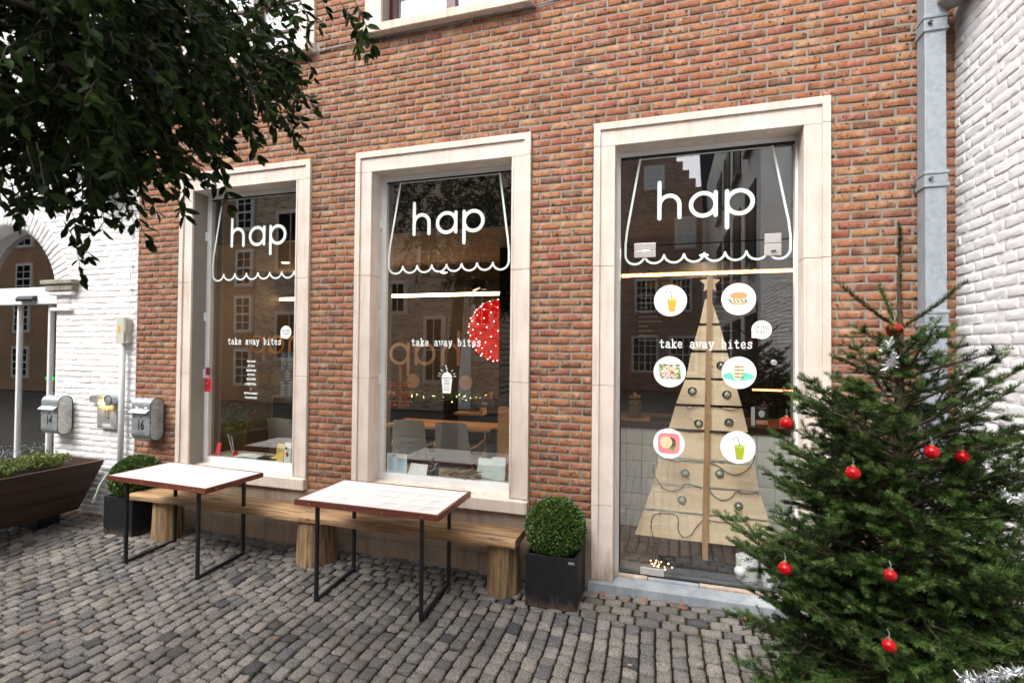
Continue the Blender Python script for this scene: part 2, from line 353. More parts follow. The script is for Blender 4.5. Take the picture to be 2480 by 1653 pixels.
    def build(s, name, mat, parent=None, smooth=False, bevel=0, auto=None):
        me = bpy.data.meshes.new(name); off = root_loc(parent)
        me.from_pydata([(v[0]-off[0], v[1]-off[1], v[2]-off[2]) for v in s.V], [], s.F)
        for m in (mat if isinstance(mat, (list, tuple)) else [mat]): me.materials.append(M_(m))
        me.polygons.foreach_set('material_index', s.I)
        if smooth: me.polygons.foreach_set('use_smooth', [True]*len(s.F))
        if auto: me.polygons.foreach_set('use_smooth', [True]*len(s.F)); me.set_sharp_from_angle(angle=rad(auto))
        o = link(name, me, parent)
        if bevel:
            b = o.modifiers.new('bevel', 'BEVEL'); b.width = bevel; b.segments = 2; b.limit_method = 'ANGLE'; b.angle_limit = rad(40)
        return o

def root_loc(o):
    if o is None: return (0, 0, 0)
    while o.parent: o = o.parent
    return o.get('_o', (0, 0, 0))
def link(name, data, parent=None):
    o = bpy.data.objects.new(name, data); COL.objects.link(o)
    if parent is not None: o.parent = parent
    return o
def thing(name, label, cat, loc=(0, 0, 0), group=None):
    o = bpy.data.objects.new(name, None); COL.objects.link(o); o.location = loc; o['_o'] = tuple(float(x) for x in loc)
    o.empty_display_size = .1; return tag(o, label, cat, group)
def tag(o, label, cat, group=None):
    o['label'] = label; o['category'] = cat
    if group: o['group'] = group
    return o
def structure(o): o['kind'] = 'structure'; return o
def npmesh(name, V, F, mat, parent=None, smooth=False, sharp=None):
    """V (n,3), F (m,4) or (m,3) arrays"""
    me = bpy.data.meshes.new(name); V = np.asarray(V, np.float32)-np.array(root_loc(parent), np.float32)
    me.vertices.add(len(V)); me.vertices.foreach_set('co', V.ravel())
    k_ = F.shape[1]; me.loops.add(F.size); me.loops.foreach_set('vertex_index', F.astype(np.int32).ravel())
    me.polygons.add(len(F)); me.polygons.foreach_set('loop_start', np.arange(0, F.size, k_, dtype=np.int32))
    try: me.polygons.foreach_set('loop_total', np.full(len(F), k_, np.int32))
    except Exception: pass
    if smooth: me.polygons.foreach_set('use_smooth', np.ones(len(F), bool))
    me.update(calc_edges=True); me.validate()
    if sharp: me.set_sharp_from_angle(angle=rad(sharp))
    me.materials.append(M_(mat)); return link(name, me, parent)

# brick/sett block field: each block a pillowed grid with skirts
def block_template(nu=5, nv=4, eu=None, ev=None):
    us = np.linspace(0, 1, nu) if eu is None else np.r_[0, np.linspace(eu, 1-eu, nu-2), 1]
    vs = np.linspace(0, 1, nv) if ev is None else np.r_[0, np.linspace(ev, 1-ev, nv-2), 1]
    g = [(us[i], vs[j]) for j in range(nv) for i in range(nu)]
    F = [(j*nu+i, j*nu+i+1, (j+1)*nu+i+1, (j+1)*nu+i) for j in range(nv-1) for i in range(nu-1)]
    per = [i for i in range(nu)]+[j*nu+nu-1 for j in range(1, nv)]+[(nv-1)*nu+i for i in range(nu-2, -1, -1)]+[j*nu for j in range(nv-2, 0, -1)]
    n = len(g); sk = [g[p] for p in per]
    for a in range(len(per)):
        b = (a+1) % len(per); F.append((per[a], n+a, n+b, per[b]))
    return np.array(g+sk), np.array(F), n, per
def blocks(segs, back=.03, proud=.004, inset=.004, rnd=.004, jit=.0012, tilt=0.0, corner=.0, nu=5, nv=4, depthvar=.0015, eu=None, ev=None):
    """segs (n,4)=u0,u1,v0,v1 -> V (u,v,w) with w outward, F"""
    T, F, ng, per = block_template(nu, nv, eu, ev); S = np.asarray(segs, float); n = len(S); m = len(T)
    w = S[:, 1]-S[:, 0]; h = S[:, 3]-S[:, 2]
    tu = T[None, :, 0]; tv = T[None, :, 1]
    U = S[:, 0, None]+w[:, None]*tu; V = S[:, 2, None]+h[:, None]*tv
    W = np.full((n, m), float(proud))
    du = np.minimum(tu, 1-tu)*w[:, None]; dv = np.minimum(tv, 1-tv)*h[:, None]
    edge = np.zeros(m, bool); edge[per] = True
    W += depthvar*rng.standard_normal((n, 1))
    W[:, edge] -= rnd
    cu = (tu == 0)*1.0-(tu == 1)*1.0; cv = (tv == 0)*1.0-(tv == 1)*1.0
    isgrid = np.arange(m) < ng
    U = U+inset*cu*isgrid; V = V+inset*cv*isgrid
    if corner: both = (np.abs(cu)*np.abs(cv)) > 0; U = U+corner*cu*both; V = V+corner*cv*both
    W[:, ng:] = -back
    J = rng.standard_normal((n, m, 3))*jit; J[:, ng:, 2] = 0
    # skirt follows the front edge
    P = np.stack([U, V, W], -1)+J
    P[:, ng:, :2] = P[:, per, :2]+(P[:, ng:, :2]-P[:, per, :2])*.3
    if tilt:
        t = rng.standard_normal((n, 2))*tilt
        P[:, :ng, 2] += (T[None, :ng, 0]-.5)*t[:, 0, None]+(T[None, :ng, 1]-.5)*t[:, 1, None]
    FF = (F[None]+(np.arange(n)*m)[:, None, None]).reshape(-1, 4)
    return P.reshape(-1, 3), FF
def courses(u0, u1, v0, v1, pu, pv, joint, holes=(), phase=0.0, lenvar=0.0, minlen=.035, row0=0):
    """running-bond segments; holes = list of (u0,u1,v0,v1) or functions v->(u0,u1)/None"""
    out = []; v = v0; r = row0
    while v+pv*.5 < v1:
        vc = v+pv/2; iv = [(u0, u1)]
        for h in holes:
            q = h(vc) if callable(h) else ((h[0], h[1]) if h[2] < vc < h[3] else None)
            if q is None: continue
            nv_ = []
            for a, b in iv:
                if q[0] > a: nv_.append((a, min(b, q[0])))
                if q[1] < b: nv_.append((max(a, q[1]), b))
            iv = [t for t in nv_ if t[1]-t[0] > .01]
        for a, b in iv:
            cut = []; x = phase+(r % 2)*pu/2+math.floor((a-phase)/pu-1)*pu
            while x < b:
                if x > a+minlen and x < b-minlen: cut.append(x+(random.uniform(-1, 1)*lenvar))
                x += pu
            e = [a]+cut+[b]
            for p, q in zip(e[:-1], e[1:]):
                j0 = joint/2; out.append((p+j0, q-j0, v+joint/2, v+pv-joint/2))
        v += pv; r += 1
    return np.array(out)

# ================================================================== GROUND
def gz(y):
    t = np.clip((np.asarray(y, float)+.95)/.75, 0, 1); return .038*t*t*(3-2*t)
WX = 2.35                                  # inner face of the white wall on the right
BAND = -.42                                # setts nearer the wall than this run along it
gm = []
# columns running away from the wall: swap u and v
segc = courses(-5.2, BAND, -9.0, WX+.02,   .106, .097, .0100, lenvar=.014, minlen=.04)
segc = segc[:, [2, 3, 0, 1]]
segr = courses(-9.0, WX, BAND, .14,   .130, .095, .0145, lenvar=.022, minlen=.05)
seg = np.vstack([segc, segr])
sz = seg[:, [1, 3]]-seg[:, [0, 2]]
P, F = blocks(seg, back=.05, proud=0, inset=.002, rnd=.0070, jit=.0016, tilt=.006, corner=.0055, nu=6, nv=6, depthvar=.0032, eu=.10, ev=.10)
yy = P[:, 1]; wob = np.array([mnoise.noise(Vector((p[0]*.9, p[1]*.9, 0))) for p in P])*.012
P[:, 2] += gz(yy)+wob
P[:, 0] += .012*np.sin(P[:, 1]*2.1)+.006*np.sin(P[:, 1]*5.3+P[:, 0])
structure(npmesh('cobbled_ground', P, F, 'setts', smooth=True))
nx, ny = 90, 50
gx = np.linspace(-9.2, WX+.1, nx); gy = np.linspace(-5.4, .3, ny)
V = np.array([(x, y, float(gz(y))-.017+mnoise.noise(Vector((x*.9, y*.9, 0)))*.012) for y in gy for x in gx])
Fq = np.array([(j*nx+i, j*nx+i+1, (j+1)*nx+i+1, (j+1)*nx+i) for j in range(ny-1) for i in range(nx-1)])
structure(npmesh('ground_joint_sand', V, Fq, 'joint', smooth=True))
m = MB(); m.add([(-60, -80, -.035), (60, -80, -.035), (60, 12, -.035), (-60, 12, -.035)], [(0, 1, 2, 3)])
structure(m.build('ground', 'cobflat'))

# ================================================================== BRICK BUILDING
Z0, ZT, ZO = .10, 3.672, 3.487
OPN = {'left': (-4.288, -2.673), 'mid': (-2.1765, -.516), 'door': (0.0, 1.639)}
CP = .0622
bb = thing('brick_building', 'red-brown brick shop building with cream stone window surrounds', 'building', (-1.2, 0, 0))
BX0, BX1, BTOP = -4.895, 2.37, 6.4
UW = {'l': (-4.29, -2.658), 'c': (-2.105, -.512)}
holes = [(-4.288, -2.673, .5, ZT+.004), (-2.1765, -.516, .5, ZT+.004), (0, 1.639, -1, ZT+.004),
         (-4.29, -2.612, 4.69, 4.775), (-2.105, -.518, 4.73, 4.81), (-4.29, -2.658, 4.77, 6.2), (-2.105, -.512, 4.80, 6.2)]
segs = courses(BX0, BX1, .558, BTOP, .1765, CP, .0135, holes, phase=0.0, lenvar=.006)
P, F = blocks(segs, back=.02, proud=.0045, inset=.0008, rnd=.0026, jit=.0009, corner=.0028, nu=7, nv=4, depthvar=.0011, tilt=.0015, eu=.022, ev=.09)
npmesh('wall', np.stack([P[:, 0], .015-P[:, 2], P[:, 1]], -1), F, 'brick', bb, smooth=True)
def holed(m, x0, x1, z0, z1, holes, y0, y1):
    zs = sorted({z0, z1, *[z for h in holes for z in (h[2], h[3]) if z0 < z < z1]})
    for za, zb in zip(zs[:-1], zs[1:]):
        zc = (za+zb)/2; hs = sorted((h[0], h[1]) for h in holes if h[2] < zc < h[3]); x = x0
        for a, b in hs:
            if a > x+1e-4: m.box(x, a, y0, y1, za, zb)
            x = max(x, b)
        if x < x1-1e-4: m.box(x, x1, y0, y1, za, zb)
ih = [(-4.122, -2.838, .60, 3.49), (-2.012, -.68, .60, 3.49), (.163, 1.477, -1, 3.49), (-4.13, -2.83, 4.75, 6.1), (-1.93, -.69, 4.78, 6.1)]
m = MB(); holed(m, BX0, BX1, .0, BTOP, ih, .0165, .30)
m.box(BX0, BX1, .0, .34, BTOP, BTOP+.15)
m.build('mortar', 'mortar', bb)
# plinth of brown stone blocks
m = MB(); zz = [(.0, .19), (.19, .375), (.375, .556)]
for r_, (a, b) in enumerate(zz):
    x = BX0
    while x < -.003:
        L = .42+.1*((r_*7+int(x*3)) % 3)/2; x1_ = min(x+L, -.003)
        m.box(x+.0015, x1_-.0015, -.002-.002*((r_+int(x*5)) % 2), .03, a+.0012, b-.0012); x = x1_
m.build('plinth', 'plinth', bb, bevel=.002)
m = MB(); m.box(1.642, WX, -.002, .03, .0, .556); m.build('plinth', 'plinth', bb, bevel=.002)

def surround(x0, x1, zb, joints, name='window_surround'):
    """outer raised band, inner field and deep reveal, in separate blocks so that joints show"""
    m = MB(); wd = .165; e = .0016; bz = joints
    a, b = x0, x1; zs = [zb]+bz+[ZO]
    for s_, xo, xi in ((1, a, a+wd), (-1, b, b-wd)):
        for z0_, z1_ in zip(zs[:-1], zs[1:]):
            lo, hi = z0_+e, z1_-e
            m.box(min(xo, xo+s_*.052), max(xo, xo+s_*.052), -.014, .06, lo, hi)                 # raised band
            m.box(min(xo+s_*.052, xi), max(xo+s_*.052, xi), .002, .178, lo, hi)                 # field + reveal
            m.box(min(xi-s_*.018, xi-s_*.0002), max(xi-s_*.018, xi-s_*.0002), -.004, .0025, lo, hi)   # small arris bead
    m.box(a, b, -.014, .06, ZT-.055, ZT)
    m.box(a, a+.052, -.014, .06, ZO+e, ZT-.055); m.box(b-.052, b, -.014, .06, ZO+e, ZT-.055)
    m.box(a+.052, b-.052, .002, .178, ZO+e*0, ZT-.055)
    m.box(a+wd-.018, b-wd+.018, -.004, .0025, ZO+.0002, ZO+.018)
    return m.build(name, 'stone', bb, bevel=.0022)
surround(*OPN['left'], .665, [1.615, 2.545]); surround(*OPN['mid'], .665, [1.615, 2.545])
surround(*OPN['door'], .102, [.68, 1.612, 2.545], 'door_surround')
for x0, x1 in (OPN['left'], OPN['mid']):
    m = MB(); m.prism([(-.045, .553), (.20, .553), (.20, .672), (.10, .668), (-.045, .655)], 'x', x0-.004, x1+.004); m.build('sill', 'sill', bb, bevel=.006)
m = MB(); m.box(-.02, 1.655, -.05, .118, -.02, .100); m.build('doorstep', 'bluestone', bb, bevel=.006)
for a, b, c_ in ((.165, .42, .113), (.425, .80, .108), (.805, 1.475, .113)): m = MB(); m.box(a, b, .118, .168, .02, c_); m.build('threshold', 'stone' if c_ > .11 else 'bluestone', bb, bevel=.003)

G = .175                                   # glass plane
def picture_window(x0, x1, label):
    m = MB(); z0, z1 = .668, 3.486
    m.box(x0, x1, .172, .235, z0, z0+.060); m.box(x0, x1, .172, .235, z1-.042, z1)
    m.box(x0, x0+.034, .172, .235, z0+.060, z1-.042); m.box(x1-.034, x1, .172, .235, z0+.060, z1-.042)
    m.box(x0+.034, x0+.046, .180, .228, z0+.060, z1-.042); m.box(x1-.046, x1-.034, .180, .228, z0+.060, z1-.042)
    f = m.build('shop_window', 'whitemetal', bb, bevel=.002); f['label'] = label
    m = MB(); m.box(x0+.046, x1-.046, .186, .192, z0+.060, z1-.054); m.build('pane', 'glass', f)
    m = MB(); m.box(x0+.034, x1-.034, .183, .222, z1-.054, z1-.042); m.build('gasket', 'rubber', f)
    for z in (1.60, 2.20, 3.05):
        m = MB(); m.box(x0-.004, x0+.014, .150, .173, z-.045, z+.045); m.build('hinge', 'whiteplastic', f, bevel=.002)
    return f
wl = picture_window(-4.122, -2.838, 'narrow left shop window with menu list on its glass')
wm = picture_window(-2.012, -.68, 'middle shop window with a cup sticker on its glass')
GS = .1845                                 # stickers lie on the outside of the pane

# --- door
m = MB(); m.box(.163, .195, .17, .235, .102, 3.486); m.box(1.458, 1.477, .17, .235, .102, 3.486); m.box(.195, 1.458, .17, .235, 3.450, 3.486)
dr = m.build('glass_door', 'whitemetal', bb, bevel=.002)
m = MB(); m.box(.197, 1.456, .186, .194, .135, 2.722); m.box(.197, 1.456, .186, .194, 2.730, 3.438); m.build('pane', 'glass', dr)
m = MB(); m.box(.197, 1.456, .176, .21, 3.438, 3.450); m.box(.195, 1.458, .172, .206, .102, .118); m.box(.197, .205, .184, .2, .135, 3.438); m.build('gasket', 'rubber', dr)
m = MB(); m.box(.197, 1.456, .180, .200, .1185, .134); m.build('bottom_rail', 'zincdark', dr)
for (a, b, c_, d) in ((.303, .470, 2.692, 2.747), (.303, .470, 2.632, 2.686), (1.256, 1.368, 2.700, 2.771), (1.256, 1.368, 2.604, 2.695), (.365, .545, .112, .172)):
    m = MB(); m.box(a, b, .176, .186, c_, d); m.build('patch_fitting', 'steel', dr, bevel=.002)
m = MB(); m.lathe([(.0, 0), (.021, 0), (.021, -.014), (.017, -.02), (0.0001, -.02)], (1.319, .186, 1.807), 20, 'y'); m.build('knob', 'steel', dr, auto=40)
m = MB(); m.tube([(1.300, .172, 2.640), (1.330, .160, 2.640)], .008); m.build('latch', 'zincdark', dr)

# --- vinyl drawings: awning outline + rounded "hap"
def arc(cx, cz, rx, rz, a0, a1, n=28): return [(cx+rx*cos(rad(a0+(a1-a0)*i/n)), cz+rz*sin(rad(a0+(a1-a0)*i/n))) for i in range(n+1)]
def hap(m, x0, zb, s, wd, y):
    """x0 = left stem centre, zb = baseline, s = x-height"""
    d = .0002; k_ = 0
    def R(p, **kw):
        nonlocal k_; m.ribbon(p, wd, y-d*k_, **kw); k_ += 1
    r = s*.50
    R([(x0, zb), (x0, zb+s*1.62)])                                           # h
    R([(x0, zb+s*.45)]+arc(x0+r*.86, zb+s-r*.9, r*.86, r*.9, 175, 5)[1:]+[(x0+r*1.72, zb)])
    ax = x0+r*1.72+s*.72+r*.55
    R(arc(ax, zb+r, r*1.02, r, 0, 360, 48)[:-1], closed=True); R([(ax+r*1.02, zb), (ax+r*1.02, zb+s)])          # a
    px = ax+r*1.02+s*.46
    R([(px, zb-s*.58), (px, zb+s)]); R(arc(px+r*1.02, zb+r, r*1.02, r, 0, 360, 48)[:-1], closed=True)           # p
    return px+r*2.04
def awning(m, x0, x1, zlow, ztop, tx0, tx1, n, wd, y, zr=None):
    """sides splay out to the bottom, scalloped hem"""
    zc = zlow; p = (x1-x0)/n
    m.ribbon([(tx0, ztop), (x0+.012, zlow+.20), (x0, zlow+.09), (x0, zlow+.02)]+arc(x0+p/2, zc, p/2, p*.50, 180, 352, 14), wd, y)
    for i in range(1, n-1): m.ribbon(arc(x0+p*(i+.5), zc, p*.5, p*.48, 188, 352, 14), wd, y-.0002*(i % 2+1))
    m.ribbon([(tx1, ztop), (x1-.012, zlow+.20), (x1, zlow+.09), (x1, zlow+.02)]+arc(x1-p/2, zc, p/2, p*.50, 0, -172, 14), wd, y-.0006)
for par, x0, x1, hx, n, tx0, tx1, yy_ in ((dr, .235, 1.430, .497, 8, .347, 1.310, .1846), (wm, -1.935, -.757, -1.676, 8, -1.822, -.846, .1846), (wl, -4.052, -2.86, -3.800, 8, -3.936, -2.96, .1846)):
    m = MB(); awning(m, x0, x1, 2.655, 3.425, tx0, tx1, n, .017, yy_)
    m.ribbon([(tx0, 3.423), (tx1, 3.423)], .008, yy_-.001); m.build('awning_outline', 'vinyl', par)
    m = MB(); hap(m, hx, 2.938, .176, .032, yy_-.0012); m.build('shop_lettering', 'vinyl', par)

# --- slab-serif typewriter strokes (em: x-height 1)
TW = {
 't': ([[(.35, 1.35), (.35, .2), (.42, .05), (.58, .0), (.75, .1)], [(.05, .95), (.7, .95)]]),
 'a': ([[(.12, .85), (.3, 1), (.5, 1), (.62, .82), (.62, .12), (.7, 0), (.82, .02)], [(.62, .55), (.35, .58), (.12, .45), (.08, .2), (.22, .0), (.42, .02), (.62, .2)]]),
 'k': ([[(.18, 1.45), (.18, 0)], [(.05, 1.45), (.18, 1.45)], [(.04, 0), (.34, 0)], [(.18, .42), (.62, .95)], [(.35, .6), (.68, 0)], [(.5, .97), (.78, .97)], [(.56, 0), (.82, 0)]]),
 'e': ([[(.1, .55), (.7, .55), (.68, .82), (.5, 1), (.3, 1), (.12, .8), (.08, .45), (.18, .12), (.4, 0), (.62, .08), (.72, .2)]]),
 'w': ([[(.08, .97), (.25, 0), (.42, .8), (.6, 0), (.77, .97)], [(-.02, .97), (.2, .97)], [(.66, .97), (.88, .97)]]),
 'y': ([[(.12, .97), (.42, .05)], [(.75, .97), (.35, -.35), (.1, -.38)], [(0, .97), (.28, .97)], [(.6, .97), (.86, .97)]]),
 'b': ([[(.05, 1.45), (.18, 1.45), (.18, 0)], [(.18, .7), (.32, .95), (.52, 1), (.7, .8), (.72, .4), (.6, .08), (.4, 0), (.18, .2)]]),
 'i': ([[(.2, .97), (.42, .97), (.42, 0)], [(.12, 0), (.7, 0)], [(.40, 1.3), (.42, 1.32)]]),
 's': ([[(.68, .8), (.5, 1), (.25, .98), (.14, .78), (.25, .58), (.55, .45), (.68, .25), (.55, .02), (.25, 0), (.1, .2)], [(.68, .98), (.68, .75)], [(.1, .22), (.1, 0)]]),
 ' ': []}
def typed(m, text, x0, x1, zb, xh, wd, y):
    adv = (x1-x0)/len(text); sx = adv*.98/1.0
    for i, ch in enumerate(text):
        for j, st in enumerate(TW[ch]): m.ribbon([(x0+i*adv+px*sx*.95, zb+pz*xh) for px, pz in st], wd, y-.00015*j)
for par, a, b in ((dr, .503, 1.185), (wm, -1.688, -.998), (wl, -3.828, -3.140)):
    m = MB(); typed(m, 'take away bites', a, b, 1.912, .044, .0088, .1838); m.build('shop_lettering', 'white', par)

def text_mesh(name, s, x, z, h, y, mat, parent, sx=1.0, align='CENTER', mirror=False, face='-y', depth=0.0, bold=0.0, body=None):
    cu = bpy.data.curves.new(name, 'FONT'); cu.body = s; cu.align_x = align; cu.align_y = 'CENTER'; cu.size = h/.72; cu.offset = bold; cu.resolution_u = 3; cu.space_line = .85
    ob = bpy.data.objects.new(name, cu); COL.objects.link(ob); dg = bpy.context.evaluated_depsgraph_get()
    me = bpy.data.meshes.new_from_object(ob.evaluated_get(dg)); bpy.data.objects.remove(ob); off = root_loc(parent)
    for v in me.vertices:
        u, w_ = v.co.x*sx*(-1 if mirror else 1), v.co.y
        v.co = (x+u-off[0], y-off[1], z+w_-off[2]) if face == '-y' else (x-off[0], y-u-off[1], z+w_-off[2])
    me.materials.clear(); me.materials.append(M_(mat)); return link(name, me, parent)

# --- speech bubbles
def bubble(par, cx, cz, r):
    m = MB(); m.disc(cx, cz, r, .1842, 36); m.poly([(cx-r*.98, cz-.2*r), (cx-r*.98, cz-r*.86), (cx-.25*r, cz-r*.90)], .1843); o = m.build('speech_bubble_sticker', 'white', par)
    text_mesh('bubble_text', 'OR TAKE\nA SEAT', cx, cz, r*.40, .1836, 'ink', o, .62)
bubble(dr, 1.237, 2.051, .070); bubble(wl, -3.095, 2.036, .066)

# --- round food stickers on the door
for n_, c_ in (('orange_juice', (.86, .40, .05)), ('juice_foam', (.93, .68, .25)), ('bread', (.66, .32, .13)), ('bread_pale', (.82, .62, .38)), ('plate_blue', (.50, .72, .70)), ('meat', (.16, .07, .05)), ('lettuce', (.16, .36, .05)),
               ('plate_pink', (.90, .25, .28)), ('plate_teal', (.15, .62, .50)), ('green_juice', (.36, .44, .02)), ('green_foam', (.50, .62, .16)), ('radish', (.55, .06, .13)), ('cheese', (.85, .80, .62)), ('plate_shade', (.60, .63, .65))):
    MAT[n_] = plain(n_, c_, .5, var=.10, scale=60)
YF = .1842
def wob_disc(m, cx, cz, rx, rz, y, seed, a=.12, n=22):
    m.poly([(cx+rx*(1+a*mnoise.noise(Vector((cos(2*pi*i/n)*1.5+seed, sin(2*pi*i/n)*1.5, seed))))*cos(2*pi*i/n), cz+rz*(1+a*mnoise.noise(Vector((cos(2*pi*i/n)*1.5+seed, sin(2*pi*i/n)*1.5, seed+3))))*sin(2*pi*i/n)) for i in range(n)], y)
def cup(m, cx, cz, s, mats=(1, 2, 3)):
    m.mat(mats[0]); m.poly([(cx-.034*s, cz+.018*s), (cx-.022*s, cz-.075*s), (cx+.022*s, cz-.075*s), (cx+.034*s, cz+.018*s)], YF-.0002)
    m.mat(mats[1]); m.disc(cx, cz+.022*s, .012*s, YF-.0004, 20, .037*s); m.mat(mats[2])
    m.ribbon([(cx+.002*s, cz+.02*s), (cx-.014*s, cz+.088*s), (cx-.050*s, cz+.070*s)], .0045, YF-.0006, caps=False)
def sticker(cx, cz, r, kind):
    m = MB(); m.mat(0); m.disc(cx, cz, r, YF, 48); mats = ['white']
    if kind == 'juice': mats += ['orange_juice', 'juice_foam', 'ink']; cup(m, cx+.012, cz-.01, 1.05)
    if kind == 'green': mats += ['green_juice', 'green_foam', 'ink']; cup(m, cx+.012, cz-.012, 1.05)
    if kind == 'burger':
        mats += ['plate_blue', 'bread', 'lettuce', 'meat', 'cheese']
        m.mat(1); m.poly([(cx-.108, cz+.005), (cx-.01, cz-.052), (cx+.100, cz+.008), (cx+.0, cz+.035)], YF-.0002)
        m.mat(2); wob_disc(m, cx+.0, cz-.026, .056, .018, YF-.0004, 1)
        m.mat(5); wob_disc(m, cx, cz-.012, .064, .018, YF-.0006, 2, .5)
        for i in range(14): m.mat([3, 4, 5][i % 3]); wob_disc(m, cx-.06+.0088*i, cz-.006-.012*((i*5) % 3)/2, .010, .006, YF-.0008-.0001*i, i, .4, 8)
        m.mat(2); wob_disc(m, cx+.002, cz+.028, .062, .024, YF-.0026, 3, .06)
    if kind == 'salad':
        mats += ['plate_shade', 'lettuce', 'cheese', 'radish', 'meat', 'orange_juice']
        m.mat(1); m.poly([(cx-.082, cz+.055), (cx-.080, cz-.060), (cx+.082, cz-.060), (cx+.086, cz+.055)], YF-.0002)
        R_ = random.Random(3)
        for i in range(130):
            a, b = R_.uniform(-.075, .078), R_.uniform(-.052, .058); e = max(abs(a)/.078, abs(b)/.058)
            m.mat(R_.choice([2, 2, 2, 5] if e > .75 else [3, 3, 4, 2, 3, 4, 6])); wob_disc(m, cx+a, cz+b, R_.uniform(.005, .011), R_.uniform(.004, .009), YF-.0004-.00002*i, i, .5, 7)
    if kind == 'wrap':
        mats += ['plate_teal', 'cheese', 'lettuce', 'bread', 'radish']
        m.mat(1); wob_disc(m, cx-.002, cz-.028, .108, .034, YF-.0002, 9, .12, 28)
        m.mat(2); m.poly([(cx-.064, cz+.018), (cx-.030, cz-.048), (cx-.006, cz-.06), (cx+.016, cz-.04), (cx+.04, cz+.005), (cx+.022, cz+.04), (cx-.02, cz+.038)], YF-.0005)
        m.mat(2); wob_disc(m, cx+.006, cz+.03, .036, .028, YF-.0007, 4, .2)
        for i in range(16): m.mat([3, 5, 4, 3][i % 4]); wob_disc(m, cx+(-.022+.0165*(i % 4)), cz+.045-.026*(i//4), .010, .007, YF-.0009-.00005*i, i, .5, 8)
    if kind == 'bagel':
        mats += ['plate_pink', 'bread_pale', 'meat', 'lettuce']
        m.mat(1); m.poly([(cx+.082*math.copysign(abs(cos(t))**.45, cos(t)), cz+.080*math.copysign(abs(sin(t))**.45, sin(t))) for t in [2*pi*i/40 for i in range(40)]], YF-.0002)
        m.mat(4); wob_disc(m, cx+.025, cz-.006, .030, .050, YF-.0004, 5, .3)
        m.mat(3); wob_disc(m, cx+.022, cz+.008, .030, .040, YF-.0006, 6, .2)
        m.mat(2); wob_disc(m, cx-.020, cz+.008, .046, .046, YF-.0008, 7, .05)
    m.build('food_sticker', mats, dr)
sticker(.583, 2.283, .124, 'juice'); sticker(1.077, 2.285, .122, 'burger'); sticker(.580, 1.722, .122, 'salad'); sticker(1.081, 1.726, .122, 'wrap'); sticker(.576, 1.160, .118, 'bagel'); sticker(1.075, 1.162, .123, 'green')

# --- small writing on the left window, cup sticker on the middle one
ls = ['FUNKY SALADES', 'JOLLY JUICES', 'BELGISE BROODJES', 'HAPPY BAGELS', 'BEASTY BURGERS', '& MANY MORE...', '\u2665', 'EVERYTHING HOMEMADE', 'WITH LOVE AND CARE']
zl = [1.737, 1.690, 1.645, 1.600, 1.555, 1.505, 1.455, 1.410, 1.365]
for s_, z in zip(ls, zl):
    if s_ == '\u2665':
        m = MB(); m.ribbon([(-3.52, z-.014), (-3.534, z+.004), (-3.527, z+.012), (-3.52, z+.005), (-3.513, z+.012), (-3.506, z+.004)], .0035, GS-.0006, closed=True); m.build('menu_lettering', 'white', wl)
    else: text_mesh('menu_lettering', s_, -3.52, z, .026 if 'MANY' in s_ else .019, GS-.0006, 'white', wl, .55, bold=.0012)
m = MB(); m.box(-4.112, -4.030, .166, .171, 1.41, 1.55); o = m.build('red_notice', plain('red_print', (.72, .03, .06), .5), wl)
m = MB(); m.box(-4.100, -4.042, .1645, .166, 1.435, 1.525); m.build('notice_field', plain('dark_red_print', (.40, .01, .03), .5), o)
text_mesh('notice_text', 'HIER\nalarm', -4.071, 1.50, .012, .1642, 'white', o, .8); text_mesh('notice_text', 'beveiligd', -4.071, 1.45, .008, .1642, 'white', o, .8)
m = MB(); m.box(-4.098, -4.048, .166, .171, 1.585, 1.665); m.build('red_notice', plain('maroon_print', (.22, .01, .05), .5), wl)
cupw = MB(); cx, cz = -1.330, 1.585
cupw.poly([(cx-.052, cz+.035), (cx-.038, cz-.098), (cx+.038, cz-.098), (cx+.052, cz+.035)], GS-.0006)
cupw.poly([(cx+.052*cos(rad(a)), cz+.040+.050*sin(rad(a))) for a in range(0, 181, 12)], GS-.0006)
cupw.ribbon([(cx+.004, cz+.09), (cx+.001, cz+.106)], .010, GS-.0006, caps=False); cupw.ribbon([(cx-.001, cz+.113), (cx-.005, cz+.13)], .010, GS-.0006, caps=False); cupw.ribbon([(cx-.007, cz+.137), (cx-.012, cz+.153)], .010, GS-.0006, caps=False)
for a in (25, 50, 130, 155, 172, 8): cupw.ribbon([(cx+.068*cos(rad(a)), cz+.045+.068*sin(rad(a))), (cx+.090*cos(rad(a)), cz+.045+.090*sin(rad(a)))], .006, GS-.0006, caps=False)
o = cupw.build('cup_sticker', 'white', wm)
for s_, z, h in (('FRESHLY', cz+.014, .017), ('MADE', cz-.012, .022), ('WITH REAL', cz-.040, .010), ('FRUITS', cz-.067, .022)): text_mesh('cup_text', s_, cx, z, h, GS-.0012, 'ink', o, .60)

